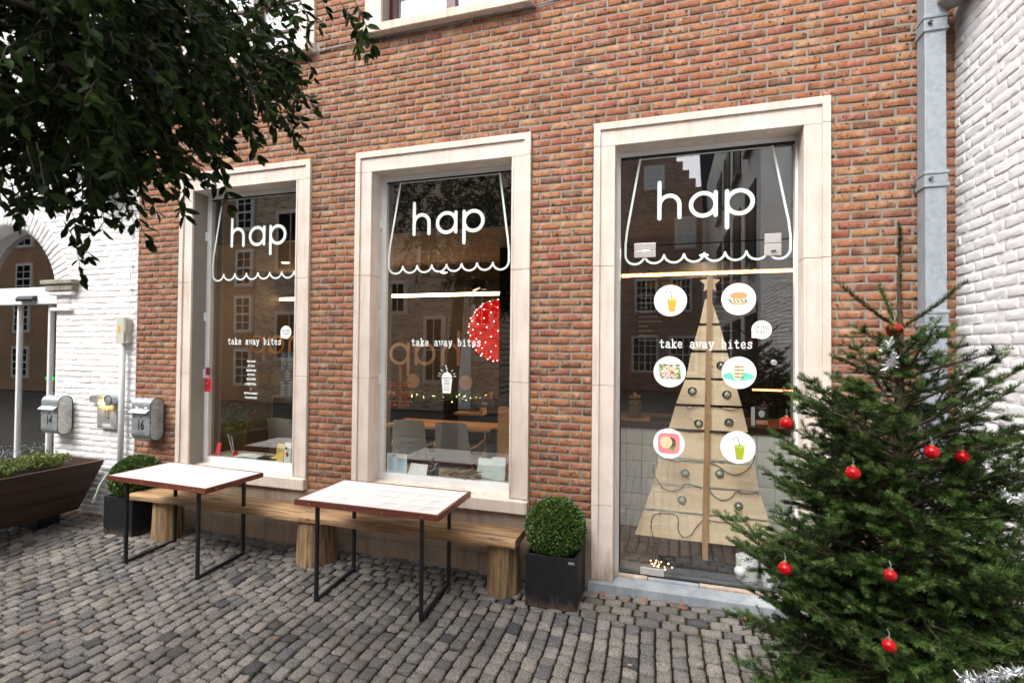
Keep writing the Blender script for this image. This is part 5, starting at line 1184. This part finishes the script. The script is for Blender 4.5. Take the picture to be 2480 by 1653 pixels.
# ---- black cloth, pile of lights, buckets
t = thing('black_cloth', 'black cloth draped around the foot of the board tree', 'cloth', (.9, .45, FL)); n = 30; V = []
for j in range(12):
    for i in range(n):
        x = .50+(1.40-.50)*i/(n-1); q = j/11; yy_ = .27+q*.34; hgt = .012+.13*math.exp(-((x-.88)/.12)**2)*math.exp(-((yy_-.50)/.09)**2)+.022*mnoise.noise(Vector((x*12, yy_*14, 2)))+.012
        V.append((x+.02*mnoise.noise(Vector((x*5, yy_*8, 1))), yy_+.05*mnoise.noise(Vector((x*4, q, 9))), FL+max(.003, hgt)))
MB().add(V, [(j*n+i, j*n+i+1, (j+1)*n+i+1, (j+1)*n+i) for j in range(11) for i in range(n-1)]).build('cloth', plain('black_fabric', (.008, .008, .010), .85), t, smooth=True)
t = thing('string_lights', 'tangled pile of lit string lights on the floor behind the door', 'string lights', (.52, .33, FL)); q = np.random.default_rng(2); m = MB(); P_ = [Vector((.52+q.uniform(-.09, .09), .33+q.uniform(-.04, .05), FL+.02+q.uniform(0, .05))) for _ in range(60)]; m.tube(P_, .002, 5, False); m.build('wire', 'rubber', t)
m = MB(); 
for p in P_[::3]: m.sphere(tuple(p), .004, 8, 6)
m.build('bulb', m_emit('warm_bulb', (1, .6, .2), 10), t)
for i, (x, yb_, lb) in enumerate(((1.165, .36, 'white speckled pot on the floor behind the door, left one'), (1.34, .33, 'white speckled pot nearly hidden by the fir branches, right one'))):
    t = thing('speckled_pot', lb, 'pot', (x, yb_, FL), 'speckled white pots'); m = MB(); m.lathe([(.0001, .0), (.072, .0), (.078, .01), (.082, .185), (.074, .185), (.071, .03), (.0001, .03)], (x, yb_, FL), 32); m.build('pot', 'speckle', t, auto=40)
t = thing('white_bauble', 'white matte bauble hanging in front of the left speckled pot', 'bauble', (1.095, .265, .2)); m = MB(); m.sphere((1.10, .262, .205), .040, 24, 14); m.build('ball', 'white', t, smooth=True); m = MB(); m.lathe([(.0001, .038), (.008, .038), (.008, .05), (.0001, .05)], (1.10, .262, .205), 10); m.build('cap', 'gold', t)

# ---- chairs and tables seen through the windows
def int_chair(cx, cy, rz, label, first=None):
    if first is not None:
        c_ = first.copy(); COL.objects.link(c_); c_.location = (cx, cy, FL); c_.rotation_euler = (0, 0, rz); c_['label'] = label; c_['_o'] = (cx, cy, FL)
        for ch in list(first.children): k_ = ch.copy(); COL.objects.link(k_); k_.parent = c_
        return c_
    t = thing('wicker_chair', label, 'chair', (0, 0, 0), 'woven chairs inside'); n = 12; V = []
    for j in range(n+1):          # back: from seat (z .44) up to .90, curved
        z = .42+.50*j/n; hw = .235-.045*(j/n); yb_ = -.20-.09*(j/n)
        for i in range(9): u = i/4-1; V.append((u*hw, yb_+.035*(u*u-1)*-1*-1, z+.012*(1-u*u)*(j == n)))
    F = [(j*9+i, j*9+i+1, (j+1)*9+i+1, (j+1)*9+i) for j in range(n) for i in range(8)]; m = MB(); m.add(V, F)
    V2 = [(v[0], v[1]+.014, v[2]) for v in V]; m.add(V2, [tuple(reversed(f)) for f in F]); m.build('backrest', 'wicker', t, smooth=True)
    m = MB(); m.box(-.235, .235, -.21, .23, .425, .452); m.build('seat', 'wicker', t, bevel=.01)
    fr = 'steel'
    for sx in (-1, 1):
        m = MB(); m.tube([(sx*.235, -.19, .42), (sx*.24, -.22, .0)], .008); m.build('leg', fr, t); m = MB(); m.tube([(sx*.235, .20, .42), (sx*.24, .24, .0)], .008); m.build('leg', fr, t)
        m = MB(); m.tube([(sx*.225, -.24, .62), (sx*.275, -.10, .635), (sx*.280, .12, .66), (sx*.275, .21, .63), (sx*.265, .24, .52), (sx*.24, .20, .44)], .014, 8); m.build('armrest', 'tablewood', t, smooth=True)
    m = MB(); m.tube([(-.235, -.20, .42), (-.12, -.215, .40), (.12, -.215, .40), (.235, -.20, .42)], .007); m.build('crossbar', fr, t)
    t.location = (cx, cy, FL); t.rotation_euler = (0, 0, rz); return t
ch = int_chair(-2.43, 1.73, .10, 'left of the two woven chairs behind the middle window')
int_chair(-1.86, 1.73, .06, 'right of the two woven chairs behind the middle window', ch); int_chair(-3.90, 1.32, -.10, 'woven chair behind the narrow left window', ch)
def int_table(x0, x1, y0, y1, z, label, mat='tablewood'):
    t = thing('cafe_table_inside', label, 'table', ((x0+x1)/2, (y0+y1)/2, FL), 'tables inside the shop'); m = MB(); m.box(x0, x1, y0, y1, z-.035, z); m.build('tabletop', mat, t, bevel=.003)
    for xx in (x0+.08, x1-.08):
        for yy_ in (y0+.06, y1-.06): m = MB(); m.tube([(xx, yy_, FL), (xx, yy_, z-.035)], .014, 8); m.build('leg', 'pinepost' if mat == 'tablewood' else 'steel', t)
int_table(-3.05, -1.56, 2.0, 2.6, .87, 'warm oak table behind the two woven chairs'); int_table(-3.0, -1.5, 1.15, 1.42, .56, 'dark low table in front of the woven chairs', 'black')
m = MB(); m.obox((-1.82, 2.1, .8745), (.07, .03, 0), (-.03, .07, 0), (0, 0, .003)); tag(m.build('menu_card', 'paper'), 'brown menu card lying on the oak table', 'card')
t = thing('black_divider', 'black low partition behind the narrow left window', 'partition', (-4.2, 1.6, FL)); m = MB(); m.box(-4.68, -3.2, 1.75, 1.80, FL, 1.20); m.build('panel', 'darkint', t); m = MB(); m.box(-4.69, -3.2, 1.745, 1.805, 1.20, 1.21); m.box(-4.69, -4.675, 1.742, 1.808, FL, 1.20); m.build('edge_trim', 'tablewood', t)
t = thing('black_sideboard', 'black bench back with garland behind the oak table', 'sideboard', (-2.6, 3.0, FL)); m = MB(); m.box(-4.2, -1.5, 3.3, 3.4, FL, 1.12); m.build('panel', 'darkint', t)
q = np.random.default_rng(3); p = np.stack([q.uniform(-3.9, -2.0, 1800), 3.24+q.normal(0, .03, 1800), 1.13+q.normal(0, .035, 1800)], 1); t = thing('green_garland', 'green garland with tiny lights along the black sideboard', 'garland', (-3, 3.2, 1.1)); leaves('garland_leaves', p, q.standard_normal((1800, 3)), 'boxleaf', t, (.02, .045), q, 1); m = MB()
for i in range(0, 1800, 40): m.sphere(tuple(p[i]), .005, 6, 4)
m.build('fairy_light', m_emit('fairy', (1, .75, .35), 8), t)
def cube_box(x, y_, z, s_, mat, nm, lb, cat='box'): m = MB(); m.box(x-s_[0]/2, x+s_[0]/2, y_, y_+s_[1], z, z+s_[2]); return tag(m.build(nm, mat, None, bevel=.003), lb, cat)
sh = thing('shelf_unit', 'open oak shelf cube in the right back of the middle window', 'shelf', (-2.2, 3.0, .9)); m = MB(); m.box(-2.42, -1.98, 2.86, 3.05, .92, .95); m.box(-2.02, -1.98, 2.86, 3.05, .95, 1.12); m.build('board', 'tablewood', sh)
tk = thing('takeaway_box', 'black takeaway box lettered hap on the shelf end', 'box', (-1.80, 2.7, 1.1)); m = MB(); m.box(-1.93, -1.74, 2.55, 2.68, 1.08, 1.20); m.build('carton', plain('black_card', (.02, .02, .02), .5), tk); text_mesh('box_text', 'hap', -1.83, 1.14, .04, 2.548, 'white', tk); m = MB(); m.prism([(-1.90, 1.20), (-1.76, 1.20), (-1.75, 1.30), (-1.79, 1.29), (-1.82, 1.24)], 'y', 2.57, 2.66); m.build('paper_lid', 'pinepost', tk)
oc = thing('oak_cabinet', 'tall warm oak cabinet side at the right edge of the middle window', 'cabinet', (-1.2, 1.9, FL)); m = MB(); m.box(-1.405, -1.2, 1.86, 1.98, FL, 1.18); m.build('side', 'tablewood', oc)
# small rack of red baubles, left of the middle window
rk = thing('bauble_rack', 'small wooden rack with rows of red baubles, at the left of the middle window', 'rack', (-3.2, 2.75, .9))
m = MB(); m.box(-3.28, -3.25, 2.75, 2.78, 1.0, 1.62)
for z in (1.08, 1.22, 1.36): m.box(-3.44, -3.06, 2.75, 2.77, z, z+.018)
m.build('frame', 'tablewood', rk)
for z in (1.03, 1.17, 1.31):
    for x in (-3.40, -3.33, -3.19, -3.12): m = MB(); m.sphere((x, 2.74, z), .028, 12, 8); m.build('ball', 'redball', rk, smooth=True)
# big red glowing ball
t = thing('red_light_ball', 'big red ball lamp dotted with fairy lights behind the middle window', 'lamp', (-1.62, 2.45, 2.09)); c_ = (-1.60, 2.48, 2.14); R0 = .42
m = MB(); m.sphere(c_, R0, 40, 26); m.build('ball', 'redlamp', t, smooth=True); m = MB(); q = np.random.default_rng(8)
for i in range(150):
    a = i*2.399963; zc_ = 1-2*(i+.5)/150; rr_ = math.sqrt(1-zc_*zc_); m.sphere((c_[0]+R0*1.01*rr_*cos(a), c_[1]+R0*1.01*rr_*sin(a), c_[2]+R0*1.01*zc_), .0042, 6, 4)
m.build('fairy_light', m_emit('cool_fairy', (1, .85, .8), 9), t)['kind'] = 'stuff'; m = MB(); m.tube([(c_[0], c_[1], c_[2]+R0), (c_[0], c_[1], 3.16)], .004, 5); m.build('cord', 'rubber', t)
# track speaker
t = thing('ceiling_speaker', 'small dark speaker on a bracket near the ceiling behind the middle window', 'speaker', (-2.0, 3, 2.9)); m = MB(); m.obox((-2.12, 2.9, 2.83), (.05, .01, .02), (0, .05, 0), (-.02, 0, .07)); m.obox((-2.00, 2.95, 2.81), (.035, 0, 0), (0, .04, 0), (0, 0, .05)); m.build('cabinet', 'black', t); m = MB(); m.tube([(-2.06, 2.95, 2.88), (-2.06, 2.95, 3.16)], .008); m.build('bracket', 'black', t)
# leaflets and boards standing on the sills
def card(x0, x1, z1, y_, mat, nm, lb, tilt=.03, z0=.730, cat='leaflet'):
    m = MB(); m.add([(x0, y_, z0), (x1, y_, z0), (x1, y_+tilt, z1), (x0, y_+tilt, z1), (x0, y_+.004, z0), (x1, y_+.004, z0), (x1, y_+tilt+.004, z1), (x0, y_+tilt+.004, z1)], [(0, 1, 2, 3), (4, 7, 6, 5), (3, 2, 6, 7), (1, 5, 6, 2), (0, 3, 7, 4)]); t = thing(nm, lb, cat, ((x0+x1)/2, y_, z0)); m.build('sheet', mat, t); return t
for nm_, c3 in (('pale_blue_paper', (.58, .72, .78)), ('white_paper', (.72, .74, .72)), ('glass_board', (.52, .60, .58)), ('yellow_paper', (.62, .44, .12)), ('cream_paper', (.55, .62, .55))): MAT[nm_] = plain(nm_, c3, .6, var=.04)
sbox('window_ledge_inside_mid', 'greystone', -2.01, -.68, .24, .52, .66, .729); sbox('window_ledge_inside_left', 'greystone', -4.12, -2.84, .24, .52, .66, .729)
def printed(t, x0, x1, z0, z1, y_, col, n, head=None):
    m = MB()
    for j in range(n): zz_ = z0+(z1-z0)*(j+.3)/n; m.box(x0+.01, x0+.01+(x1-x0-.02)*(.55+.45*((j*7) % 5)/5), y_-.0015, y_-.0005, zz_, zz_+.0022)
    m.build('print_lines', plain('print_'+t.name, col, .7), t)
    if head: m = MB(); m.box(x0+.05, x1-.006, y_-.0015, y_-.0005, z1+.002, z1+.018); m.build('print_header', plain('head_'+t.name, head, .6), t)
for x0, x1, hd_, lb in ((-1.945, -1.846, (.75, .25, .08), 'left pale blue printed permit sheet in the corner of the middle window'), (-1.842, -1.738, (.75, .50, .10), 'right pale blue printed permit sheet beside the first one')):
    t = card(x0, x1, .905, .215, 'pale_blue_paper', 'permit_sheet', lb, 0); printed(t, x0, x1, .75, .875, .215, (.12, .30, .42), 14, hd_)
    m = MB(); m.ribbon([(x0+.006, .745), (x1-.006, .745), (x1-.006, .900), (x0+.006, .900)], .003, .2135, closed=True); m.build('print_border', 'plate_blue', t)
t = card(-1.728, -1.655, .815, .225, 'white_paper', 'open_booklet', 'open white booklet lying back, left half beside the permit sheets', .05); t = card(-1.654, -1.545, .812, .225, 'white_paper', 'open_booklet', 'white page with faint drawing left of the black map card', .05)
t = card(-1.535, -1.420, .860, .215, 'carton_black' if 'carton_black' in MAT else 'black', 'map_card', 'black card with coloured map lines on the middle window ledge', .035)
m = MB(); m.ribbon([(-1.43, .845), (-1.462, .82), (-1.452, .802), (-1.482, .775)], .005, .222, caps=False); m.build('blue_line', 'plate_blue', t); m = MB(); m.ribbon([(-1.53, .80), (-1.50, .825), (-1.47, .79), (-1.49, .775), (-1.52, .765)], .0025, .2222, caps=False); m.ribbon([(-1.50, .855), (-1.46, .835), (-1.43, .85)], .0025, .2222, caps=False); m.build('copper_line', 'orangev', t)
t = card(-1.08, -.93, .895, .30, 'glass_board', 'display_board', 'grey-green display board, left one at the right end of the middle window', .05); t = card(-.925, -.80, .925, .26, 'glass_board', 'display_board', 'grey-green display board nearest the right edge of the middle window', .03)
q = np.random.default_rng(6); p = np.stack([q.uniform(-1.40, -1.10, 160), .27+q.normal(0, .03, 160), .745+q.uniform(0, .02, 160)], 1); t = thing('driftwood_bundle', 'brown bark bundle between the map card and the display boards', 'decoration', (-1.25, .27, .73)); leaves('bark_strips', p, np.tile((1., 0, 0), (160, 1)), 'stump', t, (.05, .11), q, .25, .5)
t = card(-3.225, -3.140, .905, .222, 'yellow_paper', 'yellow_leaflet', 'yellow upright leaflet on the ledge of the left window', .02); printed(t, -3.225, -3.14, .82, .885, .225, (.10, .14, .08), 6)
t = card(-3.130, -3.05, .925, .222, 'cream_paper', 'pale_leaflet', 'pale leaflet with red and blue drawing, right of the yellow one', .015); m = MB(); wob_disc(m, -3.09, .81, .014, .024, .2205, 2, .5); m.build('red_print', 'redball', t); m = MB(); wob_disc(m, -3.10, .87, .012, .016, .2208, 6, .5); m.build('dark_print', 'ink', t)
t = card(-4.03, -3.975, .86, .235, MAT['red_print'] if 'red_print' in MAT else bpy.data.materials['red_print'], 'red_leaflet', 'red leaflet leaning in the left corner of the left window', .03)
for i, (x, y_, a, mt, lb) in enumerate(((-3.72, .33, .2, 'white_paper', 'white magazine lying leftmost on the left ledge'), (-3.56, .30, -.15, 'glass_board', 'grey magazine lying in the middle of the left ledge'), (-3.40, .30, .1, 'black', 'dark-covered magazine lying on the left ledge'), (-3.26, .33, .25, 'yellow_paper', 'yellowish magazine under the upright yellow leaflet'))):
    m = MB(); m.obox((x, y_, .736+.003*i), (.085*cos(a), .085*sin(a), 0), (-.06*sin(a), .06*cos(a), 0), (0, 0, .004)); tag(m.build('magazine', mt), lb, 'magazine', 'magazines on the left window ledge')
t = thing('test_tube_vase', 'clear tubes with a small red cup in the left window corner', 'vase', (-3.88, .3, .73)); m = MB(); m.tube([(-3.93, .30, .95), (-3.84, .28, .76)], .005, 8); m.tube([(-3.88, .30, .93), (-3.82, .28, .76)], .005, 8); m.build('tube', 'steel', t); m = MB(); m.lathe([(.0001, 0), (.020, 0), (.024, .045), (.0001, .045)], (-3.80, .28, .735), 16); m.build('cup', 'redball', t)
t = thing('pot_plant', 'leafy plant in a tall olive pot behind the left window', 'plant', (-4.70, 1.1, FL)); m = MB(); m.lathe([(.0001, 0), (.09, 0), (.13, .75), (.12, .75), (.10, .7), (.0001, .7)], (-4.70, 1.15, FL), 24); m.build('pot', plain('olive_pot', (.20, .18, .05), .6), t, auto=40); q = np.random.default_rng(12); p = np.array([-4.70, 1.15, 1.0])+q.normal(0, .07, (260, 3)); leaves('foliage', p, q.standard_normal((260, 3)), 'herb', t, (.03, .06), q, .5)

# ================================================================== OVERHANGING TREE
tt = thing('holm_oak', 'dark evergreen oak whose crown hangs over the street at the upper left', 'tree', (-3.3, -4.3, 0)); r = np.random.default_rng(21)
# lobes: centre, radius, number of twigs
LB = [((-1.75, -2.75, 3.15), .55, 150), ((-1.70, -2.30, 3.50), .55, 150), ((-1.53, -2.10, 3.43), .36, 62), ((-1.28, -2.78, 2.93), .36, 90), ((-1.42, -2.42, 3.05), .34, 90), ((-1.60, -2.82, 2.76), .27, 66), ((-1.36, -2.68, 2.72), .17, 34),
      ((-1.72, -2.62, 2.73), .24, 46), ((-2.1, -2.6, 3.2), .6, 130), ((-1.25, -2.28, 3.04), .17, 26), ((-2.2, -2.0, 3.9), .8, 150), ((-2.6, -3.0, 3.7), 1.0, 190), ((-1.3, -2.9, 3.45), .50, 110), ((-.95, -2.95, 3.20), .28, 36),
      ((-3.3, -3.6, 4.4), 1.2, 200), ((-2.4, -4.2, 4.2), 1.1, 150), ((-3.9, -2.6, 4.4), 1.1, 150), ((-2.0, -3.2, 4.7), 1.0, 130), ((-1.78, -2.55, 2.92), .36, 80)]
tl = MB(); LP = []; LD = []
tl.tube([(-3.3, -4.3, 0), (-3.25, -4.25, 1.2), (-3.1, -4.1, 2.3), (-2.9, -3.8, 3.2)], [.16, .13, .11, .09], 12)
tl.build('trunk', 'bark', tt, smooth=True); tl = MB()
fork = Vector((-2.9, -3.8, 3.2))
def twig_leaves(o, d, n, step):
    cur = np.array(o, float); dd = np.array(d, float); dd /= np.linalg.norm(dd); pts = [tuple(cur)]
    for i in range(n):
        dd = dd+np.array([0, 0, -.10])+r.normal(0, .12, 3); dd /= np.linalg.norm(dd); cur = cur+dd*step; pts.append(tuple(cur))
        for _ in range(2 if r.random() < .6 else 1):
            s_ = np.cross(dd, r.standard_normal(3)); s_ /= np.linalg.norm(s_); LP.append(cur.copy()); LD.append(dd*.7+s_*.8+np.array([0, 0, -.15]))
    LP.append(cur.copy()); LD.append(dd); tl.tube(pts, list(np.linspace(.0028, .0010, len(pts))), 4, False)
camp = np.array((.5433, -3.9458, 1.8878))
for c_, R_, n in LB:
    c_ = np.array(c_); mid = (np.array(fork)*.45+c_*.55)+np.array([0, 0, .12]); tl.tube([tuple(fork), tuple(mid), tuple(c_)], [.035, .02, .008], 6, False)
    for _ in range(int(n*.98)):
        d = r.standard_normal(3); d /= np.linalg.norm(d); q = r.random()**.42; o = c_+d*R_*q*np.array([1, 1, .85])
        if np.linalg.norm(o-camp) < 1.15: continue
        twig_leaves(o, d*.7+np.array([.15, .1, -.35]), int(r.integers(5, 10)), .026)
# hanging sprays that give the ragged lower edge
for o, d, n in (((-1.17, -2.82, 2.78), (.05, .1, -1), 13), ((-1.27, -2.60, 2.72), (.1, 0, -1), 12), ((-1.18, -2.15, 3.12), (.8, .2, -.35), 12), ((-1.12, -2.2, 2.95), (.7, .1, -.5), 11), ((-1.62, -2.85, 2.46), (0, .1, -1), 7), ((-1.40, -2.62, 2.52), (.3, .2, -.8), 9), ((-.86, -2.05, 3.44), (.5, .2, -.6), 9), ((-.78, -2.05, 3.42), (.5, .1, -.8), 9), ((-1.0, -2.15, 3.42), (.25, .2, -.8), 7), ((-1.28, -2.93, 2.50), (.1, .1, -1), 6), ((-1.22, -2.83, 2.56), (.15, .1, -1), 7), ((-1.66, -2.5, 2.62), (.3, .2, -.8), 9), ((-1.35, -2.45, 2.66), (.4, .3, -.6), 9), ((-1.32, -2.3, 2.75), (.5, .2, -.6), 10), ((-1.95, -2.45, 2.42), (.3, .2, -.9), 9)):
    twig_leaves(o, d, n, .028); twig_leaves(np.array(o)+r.normal(0, .03, 3), d, n-3, .028)
tl.tube([(-1.7, -2.2, 3.65), (-1.3, -2.15, 3.68), (-.82, -2.05, 3.45)], [.012, .008, .004], 6, False)
tl.build('branches', 'bark', tt, smooth=True)
LT2 = np.array([(0, 0, 0), (.30, .21, .05), (.68, .19, .03), (1, 0, -.08), (.68, -.19, .03), (.30, -.21, .05)])
leaves('foliage', np.array(LP), np.array(LD), 'treeleaf', tt, (.040, .066), r, .28, 1.0, LT2); print('tree leaves', len(LP))

# ================================================================== ACROSS THE STREET (seen in the glass)
def facade_window(par, x, z, w_, h, y_, cols=2, rows=3, wm_='whitemetal', lit=None):
    m = MB(); m.box(x-w_/2-.09, x+w_/2+.09, y_-.01, y_+.05, z-.09, z+h+.09); f = m.build('window', 'stone', par)
    m = MB(); m.box(x-w_/2, x+w_/2, y_+.03, y_+.056, z, z+h); m.build('pane', lit or 'darkint', f)
    m = MB()
    for i in range(cols*2+1): xx = x-w_/2+w_*i/(cols*2); tk_ = .03 if i % 2 == 0 else .014; m.box(xx-tk_, xx+tk_, y_+.05, y_+.075, z, z+h)
    for j in range(rows*2+1): zz_ = z+h*j/(rows*2); tk_ = .03 if j % 2 == 0 else .014; m.box(x-w_/2, x+w_/2, y_+.052, y_+.078, zz_-tk_, zz_+tk_)
    m.build('glazing_bars', wm_, f)
g = thing('gabled_house', 'dark red brick house with a stepped gable across the street', 'house', (-2.0, -20, 0)); Y0 = -20.0
prof = [(-9, 0), (2.15, 0), (2.15, 9.0)]; x, z = 2.15, 9.0
while z < 12.4: z += .42; prof.append((x, z)); x -= .28; prof.append((x, z))
prof += [(x-.5, z), (x-.5, 12.2), (-9, 12.2)]
m = MB(); m.prism(prof, 'y', Y0, Y0-.6); m.build('wall', 'farbrick', g)
CU = plain('net_curtain', (.62, .63, .63), .8)
for x in (-6.3, -3.6, -.35, 1.35): facade_window(g, x, .9, 1.1, 1.6, Y0, 2, 2)
for x, w_ in ((-6.0, 1.2), (-3.0, 1.2), (-.32, .90), (1.25, .80)): facade_window(g, x, 3.75, w_, 1.45, Y0, 2, 2)
for x in (-4.8, -2.2, 1.42): facade_window(g, x, 6.65, .80, 1.35, Y0, 1, 2, lit=CU)
facade_window(g, .03, 9.5, .78, 1.0, Y0, 1, 2, lit=CU)
g = thing('slate_roof_house', 'white painted house with a dark slate roof across the street', 'house', (4, -20, 0))
m = MB(); m.box(2.16, 9, -20.4, -19.9, 0, 8.3); m.build('wall', 'whitebrickflat', g); m = MB(); m.prism([(-19.6, 8.2), (-23, 13.5), (-23.2, 13.3), (-19.9, 8.1)], 'x', 2.16, 9); m.build('roof', 'slate', g)
facade_window(g, 3.15, 6.0, .55, 1.4, -19.9, 1, 3); facade_window(g, 3.0, 3.4, .7, 1.5, -19.9, 1, 3); facade_window(g, 3.0, .8, .8, 1.6, -19.9, 1, 2)
g = thing('buff_brick_house', 'yellow-brown brick house facing the shop across the street', 'house', (-10, -9.5, 0)); Y0 = -9.5
m = MB(); m.box(-12.93, -4.0, Y0-5, Y0, 0, 9.5); m.build('wall', 'yellowbrick', g)
for x, z, w_, h_ in ((-11.45, 4.45, 1.05, 1.95), (-11.45, 1.5, 1.05, 1.5), (-9.2, 4.3, .9, 1.7), (-9.2, 1.2, .9, 1.7), (-7.4, 3.0, .5, .9), (-6.15, .9, .55, 1.9), (-6.35, 4.2, .6, 1.3), (-4.6, 2.6, .5, 1.1)): facade_window(g, x, z, w_, h_, Y0, 1, 1, 'stone')
m = MB(); m.prism([(-5.45, .1), (-4.95, .1), (-4.95, 1.9), (-5.0, 2.1), (-5.2, 2.2), (-5.4, 2.1), (-5.45, 1.9)], 'y', Y0, Y0+.03); m.build('door', 'whitemetal', g)
g = thing('ochre_house', 'ochre plastered house with white windows further along the street', 'house', (-18, -12, 0)); Y0 = -9.6
m = MB(); m.box(-60, -12.95, Y0-5, Y0, 0, 7.6); m.build('wall', 'plaster', g); m = MB(); m.prism([(Y0+.2, 7.5), (Y0-3, 12.4), (Y0-3.2, 12.2), (Y0, 7.4)], 'x', -60, -12.95); m.build('roof', 'slate', g)
for x in (-34, -31, -28, -25, -22.2, -20.0, -17.8, -15.6, -13.50):
    for z in (.6, 2.45, 4.05, 6.0): facade_window(g, x, z, .62 if x > -14 else .9, 1.15, Y0, 1, 2)
MAT_used = True
